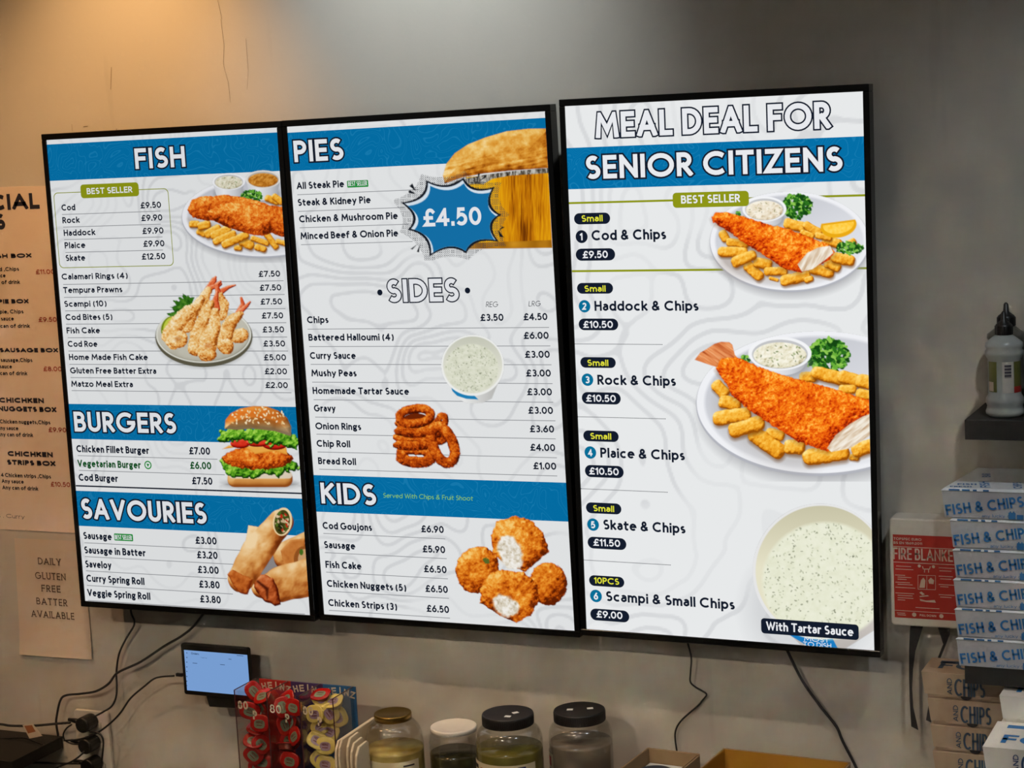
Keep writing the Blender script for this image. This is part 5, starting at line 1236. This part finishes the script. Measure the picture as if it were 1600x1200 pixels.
# blue printed fish boxes
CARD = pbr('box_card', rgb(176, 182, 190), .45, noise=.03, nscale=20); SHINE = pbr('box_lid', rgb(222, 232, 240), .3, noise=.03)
names = ['topmost', 'second from the top', 'third from the top', 'fourth from the top', 'second from the bottom', 'lowest']
fy = WY - .189; hb = .0478
bx = [(1471.5, 790), (1484.5, 836), (1489, 882), (1490, 928), (1492, 973), (1494.5, 1018)]
for k in range(6):
    zt = SL.z + .0005 + (6 - k) * .0489; X = W(bx[k][0], bx[k][1], fy).x
    t = thing('takeaway_box', 'blue printed FISH & CHIPS box, %s in the stack on the lower shelf' % names[k], 'box', (X, fy, zt - .0489), 'blue printed takeaway boxes')
    L, Dp, fl = .27, .178, .022
    q = MB(); vs = [(0.004, .001, 0), (L, .001, 0), (L, Dp, 0), (fl + .004, Dp, 0), (0, 0, hb - .004), (L, 0, hb - .004), (L, Dp, hb - .004), (fl, Dp, hb - .004)]
    q.add(vs, [(0, 3, 2, 1), (4, 5, 6, 7), (0, 1, 5, 4), (1, 2, 6, 5), (2, 3, 7, 6), (3, 0, 4, 7)]); body = build('carton', q, CARD, t, bevel=.0008)
    q = MB(); q.prism([(0, 0)] * 0 + [(-.001, hb - .0036), (L, hb - .0036), (L, hb), (-.001, hb)], -.0015, .0)
    vs = [(-.001, -.001, hb - .0036), (L, -.001, hb - .0036), (L, Dp, hb - .0036), (fl - .001, Dp, hb - .0036), (.004, .004, hb), (L - .003, .004, hb), (L - .003, Dp, hb), (fl + .003, Dp, hb)]
    q = MB(); q.add(vs, [(0, 3, 2, 1), (4, 5, 6, 7), (0, 1, 5, 4), (1, 2, 6, 5), (2, 3, 7, 6), (3, 0, 4, 7)]); build('lid', q, SHINE, t)
    q = MB(); a = math.radians(8.5); dx = (math.cos(a), 0, math.sin(a)); dz = (-math.sin(a), 0, math.cos(a))
    write3(q, 'FISH & CHIPS', (.0075, -.0006, .0035), dx, dz, .0172, .124, .19, 0, gap=.13)
    write3(q, '.. any lucky c..', (.058, -.0006, .0022), (1, 0, .03), (0, 0, 1), .0052, .052, .12, 0)
    q.box((.105, -.0006, .0008), (.116, -.0002, .0115)); q.box((.118, -.0006, .0008), (.128, -.0002, .0085)); q.box((.107, -.0006, .0115), (.109, -.0002, .0135)); q.box((.112, -.0006, .0115), (.114, -.0002, .0135))
    write3(q, 'FISH & CHIPS', (.150, -.0006, .006), dx, dz, .0172, .11, .19, 0, gap=.13)
    for x0, w_ in ((.012, .010), (.022, .007), (.033, .012), (.05, .006), (.066, .009)): q.box((x0, -.00115, hb - .0033), (x0 + w_, -.0006, hb - .0008))
    zz = hb + .0003
    if k == 0:
        write3(q, 'FISH', (.075, .016, zz), (-.25, 1, 0), (-1, -.25, 0), .016, .05, .2, 0); write3(q, 'CHIPS', (.125, .014, zz), (-.2, 1, 0), (-1, -.2, 0), .014, .05, .2, 0)
        write3(q, 'FRESH', (.012, .008, zz), (1, .1, 0), (-.2, 1, 0), .010, .034, .22, 0); write3(q, 'FISH', (.02, .028, zz), (1, .1, 0), (-.2, 1, 0), .012, .03, .22, 0); write3(q, 'BAR', (.06, .10, zz), (-.2, 1, 0), (-1, -.2, 0), .014, .03, .2, 0)
    build('print', q, M['blue_ink'], t, label='blue lettering and little castle shapes')

# kraft and white lidded boxes
def lidded(name, X, Y, zt, w, dp, h, mat, ink, label, group, top_print=False, open_lid=False):
    t = thing(name, label, 'box', (X, Y, zt - h), group)
    q = MB(); ins = .006
    q.add([(ins + .003, .003, 0), (w - ins - .003, .003, 0), (w - ins - .003, dp - .003, 0), (ins + .003, dp - .003, 0), (.003, .001, h - .002), (w - .003, .001, h - .002), (w - .003, dp - .001, h - .002), (.003, dp - .001, h - .002)], [(0, 3, 2, 1), (4, 5, 6, 7), (0, 1, 5, 4), (1, 2, 6, 5), (2, 3, 7, 6), (3, 0, 4, 7)])
    build('tray', q, mat, t)
    q = MB(); s_ = .0045; zb = .0035
    q.add([(s_, -.0005, zb + .003), (w - s_, -.0005, zb + .003), (w - s_, dp, zb + .003), (s_, dp, zb + .003), (0, -.003, h), (w, -.003, h), (w, dp, h), (0, dp, h)], [(4, 5, 6, 7), (0, 1, 5, 4), (1, 2, 6, 5), (2, 3, 7, 6), (3, 0, 4, 7)])
    q.prism([(w * .22, zb), (w * .44, zb), (w * .45, zb + .004), (w * .21, zb + .004)], -.0012, .0002); q.prism([(w * .60, zb), (w * .8, zb), (w * .81, zb + .004), (w * .59, zb + .004)], -.0012, .0002)
    build('lid', q, mat, t)
    q = MB(); q.prism([(w * .52 + .009 * math.cos(math.radians(a)), .0062 + .006 * math.sin(math.radians(a))) for a in range(180, 361, 15)], -.0016, -.0011); build('thumb_notch', q, M['matt_black'], t)
    q = MB(); yy = -.0030
    write3(q, 'AND', (w * .36, yy - .0003, h * .2), (0, 0, 1), (-1, 0, .0), .0085, h * .62, .18, 0, gap=.12); write3(q, 'CHIPS', (w * .385, yy - .0003, h * .16), (1, 0, 0), (0, 0, 1), h * .66, w * .36, .12, 0, gap=.08)
    if top_print:
        write3(q, 'FO', (.022, .022, h + .0003), (1, 0, 0), (0, 1, 0), .040, .07, .2, 1, gap=.1); q.box((.02, dp - .03, h + .0001), (w - .02, dp - .015, h + .0003), 1)
    build('print', q, [ink, ink if ink.name.startswith('kraft') else BRB], t, label='blue letters AND CHIPS')
    return t
BRB = pbr('bright_blue', rgb(40, 128, 200), .5)
KR = pbr('kraft_card', rgb(176, 156, 132), .8, noise=.04, nscale=30); KI = pbr('kraft_ink', rgb(46, 70, 92), .7)
ky = -.035; pk = W(1439, 1048.3, ky); zk = min(pk.z, SL.z - .0305)
kb = [1440, 1449.5, 1454, 1457.5, 1460]; rn = ['top', 'second', 'third', 'fourth', 'fifth', 'sixth', 'seventh', 'eighth', 'ninth', 'tenth']
kh = .0425; nk = int((zk - CT) / kh); kh = (zk - CT - .0005) / nk
for k in range(nk):
    X = W(kb[min(k, 4)], 1050 + 40 * k, ky).x if k < 4 else X
    lidded('lidded_takeaway_box', X, ky, zk - k * kh, .141, .082, kh - .0008, KR, KI, 'brown AND CHIPS box, %s down in the stack under the lower shelf' % rn[k], 'brown takeaway boxes', True)
WB = M['white_card']; BI = pbr('navy_print', rgb(40, 74, 120), .6)
pB = W(1535.7, 1165.6, -.26); hB = .0425; nB = int((pB.z - CT) / hB); hB = (pB.z - CT - .0005) / nB
for k in range(nB): lidded('lidded_takeaway_box', pB.x + (0 if k < 1 else .006), -.26, pB.z - k * hB, .15, .125, hB - .0008, WB, BI, 'white AND CHIPS box, %s in the front stack at the lower right corner' % (rn[k] + (' down' if k else '')), 'white takeaway boxes', True)
pA = W(1562, 1086, -.125); hA = .0445; nA = int((pA.z - CT) / hA); hA = (pA.z - CT - .0005) / nA
for k in range(nA): lidded('lidded_takeaway_box', pA.x + .001 * k, -.125, pA.z - k * hA, .15, .085, hA - .0008, WB, BI, 'white AND CHIPS box, %s in the rear stack beside the brown boxes' % (rn[k] + (' down' if k else '')), 'white takeaway boxes', True)
print('A', pA, 'B', pB, 'K', pk, 'KX', X, 'nk', nk, nB, nA, 'kz', zk, 'SL', SL)

# ================================================================= things on the counter
GLASS = thin_glass('jar_glass', (.965, .97, .95, 1), .15, 1.5, 1.8)
def jar(px, py, Y, lid_half, body_half, lid_h, shoulder, content_z, lidmat, cmat, label, stickers=(), lab=None):
    p = W(px, py, Y); k = px_per_m(p); R, B = lid_half / k, body_half / k; H = p.z - CT - .0004
    t = thing('glass_jar', label, 'jar', (p.x, Y, CT + .0004), 'jars on the counter')
    ln = .010; zn = H - lid_h
    prof = [(.0001, 0), (B * .85, 0), (B * .97, .006), (B, .015), (B, zn - shoulder)]
    for i in range(1, 9):
        a = i / 8 * math.pi / 2; prof.append((R * .92 + (B - R * .92) * math.cos(a) ** .8 if B > R else B, zn - shoulder + (shoulder - ln * .4) * math.sin(a)))
    prof += [(R * .92, zn + lid_h * .5)]
    q = MB(); q.lathe(prof, 56); build('glass', q, GLASS, t)
    q = MB(); q.lathe([(R * .93, zn), (R, zn + .0006), (R, H - .0022), (R * .985, H - .0005), (R * .96, H), (R * .90, H - .0009), (.0001, H - .0009)], 56)
    if lidmat is M['matt_black'] or True:
        pass
    ld = build('lid', q, lidmat, t)
    if lidmat.name == 'lid_black':
        q = MB()
        for i in range(72):
            q.box((R * .995, -.0007, zn + .002), (R * 1.008, .0007, H - .004), 0, Matrix.Rotation(2 * math.pi * i / 72, 4, 'Z'))
        build('grip_ribs', q, lidmat, ld)
    if stickers:
        for (sx, sy, an) in stickers:
            q = MB(); q.box((-.0055, -.0042, H - .0009), (.0055, .0042, H - .0004), 0, Matrix.Translation((sx * R, sy * R, 0)) @ Matrix.Rotation(an, 4, 'Z')); build('sticker', q, M['white_card'], t)
    q = MB(); r = B * .985; zc = H - content_z
    q.lathe([(.0001, .002), (r * .9, .003), (r, .016), (r, zc - .004), (r * .985, zc), (.0001, zc)], 48); build('pickling_liquid', q, cmat, t)
    if lab:
        a0, a1, z0, z1, items = lab; a0 = a0; n = 24; rr = B * 1.006; q = MB()
        def arc(x0, x1, za, zb_, mi, off):
            m_ = max(2, int((x1 - x0) / 4)); v = [((rr + off) * math.cos(math.radians(x0 + (x1 - x0) * i / m_)), (rr + off) * math.sin(math.radians(x0 + (x1 - x0) * i / m_)), z) for z in (za, zb_) for i in range(m_ + 1)]
            q.add(v, [(i, i + 1, m_ + 2 + i, m_ + 1 + i) for i in range(m_)], mi, True)
        arc(a0, a1, H - z1, H - z0, 0, 0)
        for (b0, b1, c0, c1, mi) in items:
            if mi >= 10:
                cx, cz, ra, rz = b0, H - c0, b1, c1
                v = [((rr + .0003) * math.cos(math.radians(cx + ra * math.cos(w))), (rr + .0003) * math.sin(math.radians(cx + ra * math.cos(w))), cz + rz * math.sin(w)) for w in [2 * math.pi * j / 24 for j in range(24)]]
                q.add(v, [tuple(range(24))], mi - 10)
            else: arc(b0, b1, H - c1, H - c0, mi, .0003)
        build('label', q, LABM, t)
    return t
LABM = [pbr('label_cream', rgb(214, 202, 170), .6), pbr('label_purple', rgb(72, 24, 92), .5), pbr('label_black', rgb(26, 22, 24), .5), pbr('label_redish', rgb(168, 36, 30), .5), pbr('label_navy', rgb(44, 48, 110), .5)]
LIDG = pbr('lid_gold', rgb(150, 124, 62), .28, metal=.9); LIDW = pbr('lid_white', rgb(226, 222, 212), .3); LIDB = pbr('lid_black', rgb(18, 17, 17), .5)
def pickle(name, cols, scale, rough=.15):
    m = pbr(name, cols[0], rough); N, L = nodes(m); b = N['Principled BSDF']; tc = N.new('ShaderNodeTexCoord')
    v = N.new('ShaderNodeTexVoronoi'); v.inputs['Scale'].default_value = scale; v.feature = 'SMOOTH_F1'; L.new(tc.outputs['Object'], v.inputs['Vector'])
    r = N.new('ShaderNodeValToRGB'); r.color_ramp.elements[0].position = .15; r.color_ramp.elements[0].color = cols[0]; r.color_ramp.elements[1].position = .7; r.color_ramp.elements[1].color = cols[1]
    L.new(v.outputs['Distance'], r.inputs[0]); L.new(r.outputs[0], b.inputs['Base Color']); return m
cdg = lambda x, y: math.degrees(math.atan2(CAM.y - y, CAM.x - x))
c1 = cdg(.47, -.07)
jar(613.5, 1113, -.105, 29.5, 46, .0125, .052, .066, LIDG, pickle('pickled_onions', (rgb(196, 176, 96)), 40) if False else pickle('pickled_onions', (rgb(206, 190, 116), rgb(150, 126, 60)), 42), 'glass jar with a gold lid and pale yellow pickled onions', (), (c1 - 62, c1 + 50, .079, .15, [(c1 - 22, 20, .088 + .014, .013, 11), (c1 + 14, c1 + 38, .086, .089, 2)]))
jar(708.5, 1133.5, -.045, 36.5, 40, .0095, .026, .050, LIDW, pickle('dark_olives', (rgb(74, 72, 46), rgb(34, 34, 22)), 60), 'glass jar with a white lid and dark olives')
c3 = cdg(.71, -.12)
jar(793, 1113.5, -.14, 40.5, 53, .020, .034, .074 - .012, LIDB, pickle('gherkins', (rgb(132, 124, 56), rgb(86, 80, 30)), 34), 'wide jar with a ribbed black lid over green gherkins and a cream label', ((.28, .12, .9), (.18, -.38, .1)),
    (c3 - 88, c3 + 46, .078, .14, [(c3 - 84, c3 - 68, .084, .092, 2), (c3 - 60, c3 - 40, .087, .092, 3), (c3 - 34, c3 - 20, .090, .097, 2), (c3 - 16, c3 - 2, .089, .097, 3), (c3 + 12, c3 + 26, .082, .094, 4), (c3 - 80, c3 - 10, .099, .103, 4)]))
c4 = cdg(.85, -.06)
jar(905, 1108, -.045, 40.5, 50, .020, .030, .058, LIDB, pickle('pickled_eggs', (rgb(150, 138, 122), rgb(100, 92, 84)), 26), 'jar with a black lid and cloudy grey contents, rightmost of the jars', ((-.35, -.1, .3), (.35, .25, .5)),
    (c4 - 110, c4 - 62, .074, .13, [(c4 - 100, c4 - 70, .080, .098, 3), (c4 - 110, c4 - 62, .102, .112, 4)]))

# foam trays standing on edge between the dispenser and the jars
FO = pbr('foam', rgb(216, 204, 178), .6, noise=.03, nscale=40)
tr = [(521.5, 1172, -.20, .0065), (527, 1170, -.20, .006), (539.5, 1168, -.20, .0065), (545.5, 1176, -.205, .0065), (553, 1182, -.21, .0065)]
tn = ['first from the sauce stand', 'second from the sauce stand', 'third from the sauce stand', 'fourth from the sauce stand', 'nearest the gold lidded jar']
for i, (x, y, Y, w_) in enumerate(tr):
    p = W(x, y, Y); t = thing('foam_tray', 'cream foam tray standing on edge, %s' % tn[i], 'tray', (p.x, Y, CT + .0004), 'foam trays on edge')
    H = W(x + 8, y - 14, Y + .012).z - CT; Ln = .155 if i < 2 else .05
    prof = [(0, 0), (Ln, 0), (Ln, H - .004), (Ln - .006, H + .002), (.014, H), (.003, H - .014), (0, H - .03)]
    MR = Matrix.Rotation(math.radians(90), 4, 'Z')
    q = MB(); q.prism(prof, -w_ * .75, 0, 0, MR); build('shell', q, FO, t, bevel=.0015)
    q = MB(); q.prism([(.01, .01), (Ln - .01, .01), (Ln - .012, H - .012), (.02, H - .012)], 0, .0005, 0, MR); build('inner_rim', q, FO, t)

# open cartons at the bottom
def carton(name, label, pbl, pbr_, Yb, depth, th, mat, inm, rot):
    a = W(*pbl, Yb); zt = a.z; b = WZ(pbr_[0], pbr_[1], zt)
    L = (b - a).length; an = math.atan2(b.y - a.y, b.x - a.x) * 0 + rot
    L = abs((W(pbr_[0], pbr_[1], Yb) - a).x)
    t = thing(name, label, 'box', Matrix.Translation((a.x, a.y, CT + .0004)) @ Matrix.Rotation(an, 4, 'Z')); H = zt - CT
    q = MB(); q.box((0, -th, 0), (L, 0, H)); q.box((0, -depth, 0), (L, -depth + th, H * .97)); q.box((0, -depth + th, 0), (th, -th, H)); q.box((L - th, -depth + th, 0), (L, -th, H * .985)); q.box((th, -depth + th, 0), (L - th, -th, th))
    build('walls', q, mat, t, bevel=.0006)
    q = MB(); q.box((th + .0005, -th - .0009, th), (L - th - .0005, -th - .0003, H - .001)); q.box((th + .0003, -depth + th, th), (th + .0009, -th - .001, H - .001)); q.box((L - th - .0009, -depth + th, th), (L - th - .0003, -th - .001, H - .002))
    build('lining', q, inm, t)
    return t, L, H
KI2 = pbr('brown_card', rgb(142, 118, 86), .85, noise=.05, nscale=40)
t, L, H = carton('cardboard_carton', 'small open brown carton with white paper inside, right of the jars', (1012, 1168), (1096, 1178), .03, .21, .003, KI2, KI2, math.radians(-4))
q = MB(); q.box((.006, -.2, H - .028), (L - .006, -.006, H - .0265)); build('paper_liner', q, M['white_card'], t, bevel=.0005)
q = MB(); write3(q, 'SR', (L + .0004, -.09, H - .03), (0, 1, 0), (0, 0, 1), .02, .03, .2); build('print', q, M['ink'], t)
M4 = full(t)
o = thing('lidded_tub', 'round dark blue lid of a tub set in the small brown carton', 'tub', M4 @ Matrix.Translation((.052, -.085, H - .0264)))
q = MB(); q.lathe([(.0001, 0), (.030, 0), (.032, .008), (.034, .009), (.034, .014), (.031, .016), (.028, .0145), (.0001, .0145)], 40); build('lid', q, pbr('slate_blue', rgb(56, 62, 74), .35), o)
YC = pbr('yellow_card', rgb(176, 122, 28), .6, noise=.05, nscale=20)
carton('cardboard_carton', 'large open carton with a yellow inside, under the rightmost screen', (1130, 1168.5), (1332, 1186), .02, .22, .003, KI2, YC, math.radians(-3))

# ================================================================= sauce dispenser
SY = -.115
p0 = W(366, 1079, SY); p3_ = W(519.5, 1090, SY); DWt = p3_.x - p0.x; HT = p0.z - CT
t = thing('sauce_dispenser', 'clear three bay dispenser with red, purple and blue headers marked 80 P', 'dispenser', (p0.x, SY, CT + .0004))
ACR = thin_glass('acrylic', (.97, .96, .95, 1), .03, 1.45, .5); EDGE = pbr('acrylic_edge', rgb(70, 40, 44), .3, spec=.5)
BD_ = .078; th = .002; cell = DWt / 3
q = MB(); q.box((0, 0, 0), (DWt, th, HT)); build('front_panel', q, ACR, t)
for i in range(4):
    x = i * cell; q = MB(); q.box((x - th / 2, th + .0002, 0), (x + th / 2, BD_, HT)); dv = build('divider', q, ACR, t)
    q = MB(); q.box((x - .0011, -.0004, 0), (x + .0011, .0002, HT)); q.box((x - .0009, 0, HT + .0001), (x + .0009, BD_, HT + .0012)); build('edge', q, EDGE, dv)
q = MB(); q.box((0, -.001, -.0003), (DWt, BD_, .0015)); build('base', q, ACR, t)
zb = W(404, 1061, SY + BD_).z - CT
BRD = [(pbr('header_red', rgb(168, 30, 26), .5), 'red'), (pbr('header_purple', rgb(62, 42, 92), .5), 'purple'), (pbr('header_blue', rgb(28, 88, 140), .5), 'blue')]
u0 = W(404.5, 1061, SY + BD_).x - p0.x; u3 = W(555, 1075, SY + BD_).x - p0.x; LETW = pbr('header_white', rgb(206, 196, 176), .6)
for i in range(3):
    a = u0 + (u3 - u0) * i / 3; b = u0 + (u3 - u0) * (i + 1) / 3; q = MB()
    q.box((a, BD_ + .0004, 0), (b, BD_ + .003, zb)); 
    hd = build('header_board', q, BRD[i][0], t, label='%s header board' % BRD[i][1])
    q = MB()
    for k, ch in enumerate('HEINZ'):
        f_ = (k - 2) / 2; wch = (b - a) * .145
        write3(q, ch, ((a + b) / 2 + (k - 2.3 + (.3 if ch == 'I' else 0)) * (b - a) * .18 + .0008, BD_ + .0001, zb - .0175 - .004 * f_ * f_ + (.0015 if abs(f_) < .3 else 0)), (1, 0, -.22 * f_), (.22 * f_, 0, 1), .0135, wch if ch != 'I' else None, .2)
    build('brand_lettering', q, LETW, hd)
for i, (x, y) in enumerate(((372.5, 1107.5), (422.5, 1113.5), (474, 1116.5))):
    p = W(x, y, SY); lx, lz = p.x - p0.x, p.z - CT; c_ = .0165; q = MB()
    write3(q, '80', (lx, -.0009, lz), (1, 0, 0), (0, 0, 1), c_, .0225 if i != 1 else .025, .2 if i != 1 else .14, 0, gap=.16); pz = W(396 + i * 50.5, 1124 + i * 5, SY)
    write3(q, 'P', (pz.x - p0.x, -.0009, pz.z - CT), (1, 0, 0), (0, 0, 1), .0175, .0095, .2)
    build('price_lettering', q, LETW, t, label='white 80 P')
# dip pots
PR, PG = pbr('pot_red', rgb(176, 24, 18), .25, coat=.4, bump=.6, bscale=90), pbr('pot_green', rgb(122, 140, 118), .4, noise=.2, nscale=120)
PY, PP = pbr('pot_yellow', rgb(226, 212, 120), .28, coat=.4, bump=.6, bscale=90), pbr('pot_lilac', rgb(160, 142, 168), .4, noise=.25, nscale=150); PD = pbr('pot_body', rgb(110, 40, 30), .4); PW2 = pbr('pot_white', rgb(222, 214, 180), .45)
def make_pot(fm, lm, bm, label, grp):
    t = thing('dip_pot', label, 'dip pot', (0, 0, 0), grp); R = .0190
    out = lambda s: [(R * s * (abs(math.cos(a)) ** .75) * (1 if math.cos(a) > 0 else -1) * 1.08, R * s * (abs(math.sin(a)) ** .75) * (1 if math.sin(a) > 0 else -1) * .9) for a in [2 * math.pi * k / 32 for k in range(32)]]
    q = MB(); A1, A2 = out(.86), out(.66); n = 32
    q.add([(x, 0, z) for x, z in A1] + [(x, .011, z) for x, z in A2], [(i, n + i, n + (i + 1) % n, (i + 1) % n) for i in range(n)] + [tuple(range(n, 2 * n))], 0, True); build('tub', q, bm, t)
    q = MB(); o1 = out(1.0)
    vs = [(x, -.0012, z) for x, z in out(.97)] + [(x, 0, z) for x, z in o1] + [(x * .9, -.0018, z * .9) for x, z in o1] + [(0, -.0012, 0)]
    q.add(vs, [(i, (i + 1) % n, n + (i + 1) % n, n + i) for i in range(n)] + [((i + 1) % n, i, 2 * n + i, 2 * n + (i + 1) % n) for i in range(n)] + [(2 * n + (i + 1) % n, 2 * n + i, 3 * n) for i in range(n)] + [tuple(range(n, 2 * n))], 0, True); f_ = build('foil_lid', q, fm, t)
    q = MB(); q.add([(x * .56, -.0021, z * .50 - .0015) for x, z in o1], [tuple(range(n))]); write3(q, 'HEINZ', (-.007, -.0025, .0), (1, 0, 0), (0, 0, 1), .0045, .014, .16, 1)
    q.box((-.006, -.0024, -.0045), (.006, -.00225, -.003), 1); build('foil_print', q, [lm, PD], f_)
    return t
K1 = make_pot(PR, PG, PD, 'red foil ketchup dip pot', 'ketchup pots in the dispenser'); Y1 = make_pot(PY, PP, PW2, 'yellow foil mayonnaise dip pot', 'mayonnaise pots in the dispenser')
Zp = Zm(360, 1050, 8)
POTS = [  # zoom x, y, depth share, tilt about x, spin about y, turn about z, kind
 (240, 235, .62, 20, 60, 55, 0), (400, 300, .45, 45, -25, -20, 0), (185, 480, .2, 5, 20, 25, 0), (385, 420, .55, -20, -30, -30, 0), (368, 640, .2, 10, 0, 5, 0), (225, 690, .6, 60, 30, 20, 0), (215, 850, .3, 50, 20, 30, 0), (390, 900, .35, 15, 55, 45, 0), (290, 1040, .2, 0, 50, 30, 0), (400, 1120, .5, 10, 10, 10, 0), (250, 1180, .5, 10, 0, 20, 0),
 (600, 330, .6, 30, -40, -20, 0), (900, 258, .75, 65, -12, -10, 0), (560, 430, .3, 20, 80, 40, 0), (790, 440, .2, 8, 5, -10, 0), (560, 650, .35, 10, 75, 60, 0), (760, 640, .6, 20, -50, -35, 0), (800, 800, .25, 12, -42, -25, 0), (620, 900, .4, 120, 20, 10, 0), (745, 1110, .18, 10, 5, 0, 0), (540, 1080, .55, 20, 40, 30, 0), (520, 830, .65, 10, 20, 20, 0),
 (1140, 335, .75, 50, 40, 10, 1), (1290, 365, .7, 55, -20, -15, 1), (1045, 520, .2, 8, -10, -5, 1), (1240, 520, .5, 10, 60, 40, 1), (1370, 560, .75, 5, 70, 30, 1), (1030, 845, .25, 30, 30, 20, 1), (1190, 920, .2, 15, 0, 5, 1), (1130, 680, .6, 30, -30, 10, 1), (1035, 1090, .4, 20, 50, 40, 1), (1190, 1150, .25, 15, 5, 5, 1), (1240, 740, .6, 15, 20, 10, 1),
]
pos = {0: 0, 1: 0}
DESC = ['at the top corner of the left bay', 'leaning across the top of the left bay', 'behind the first 80 in the left bay', 'tucked by the first divider, upper left bay', 'facing out in the middle of the left bay', 'half hidden at the left of the left bay', 'lying low at the left wall of the left bay', 'edge on by the first divider', 'turned half round low in the left bay', 'low by the first divider in the left bay', 'lowest in the left bay',
 'at the back of the middle bay under the header', 'lying flat on top of the middle bay', 'edge on behind the middle 80', 'facing out, large, upper right of the middle bay', 'edge on by the first divider in the middle bay', 'at the back in the centre of the middle bay', 'slanting by the second divider', 'showing its dark tub, low in the middle bay', 'facing out lowest in the middle bay', 'low at the left of the middle bay', 'deep inside the left of the middle bay',
 'tilted on top of the right bay, left one', 'tilted on top of the right bay, right one', 'large and round behind the third 80', 'edge on right of the third 80', 'edge on at the far right wall of the right bay', 'slanting low at the left of the right bay', 'facing out low in the centre of the right bay', 'hidden in the middle of the right bay', 'edge on lowest at the left of the right bay', 'lowest in the centre of the right bay', 'at the back right of the right bay']
for i, (zx, zy, dp, rx, ry, rz, kd) in enumerate(POTS):
    Y = SY + .012 + dp * (BD_ - .030); x, y = Zp(zx, zy); p = W(x, y, Y); proto = Y1 if kd else K1
    bay = min(2, max(0, 0 if zx < 455 else (1 if zx < 865 else 2)))
    p.x = min(max(p.x, p0.x + bay * cell + .018), p0.x + (bay + 1) * cell - .018)
    o = proto if pos[kd] == 0 else copy_tree(proto); pos[kd] += 1
    r_ = lambda d: math.radians(d)
    o.matrix_basis = Matrix.Translation(p) @ Matrix.Rotation(r_(rz), 4, 'Z') @ Matrix.Rotation(-r_(rx), 4, 'X') @ Matrix.Rotation(r_(ry), 4, 'Y')
    o['label'] = ('yellow foil mayonnaise dip pot ' if kd else 'red foil ketchup dip pot ') + DESC[i]
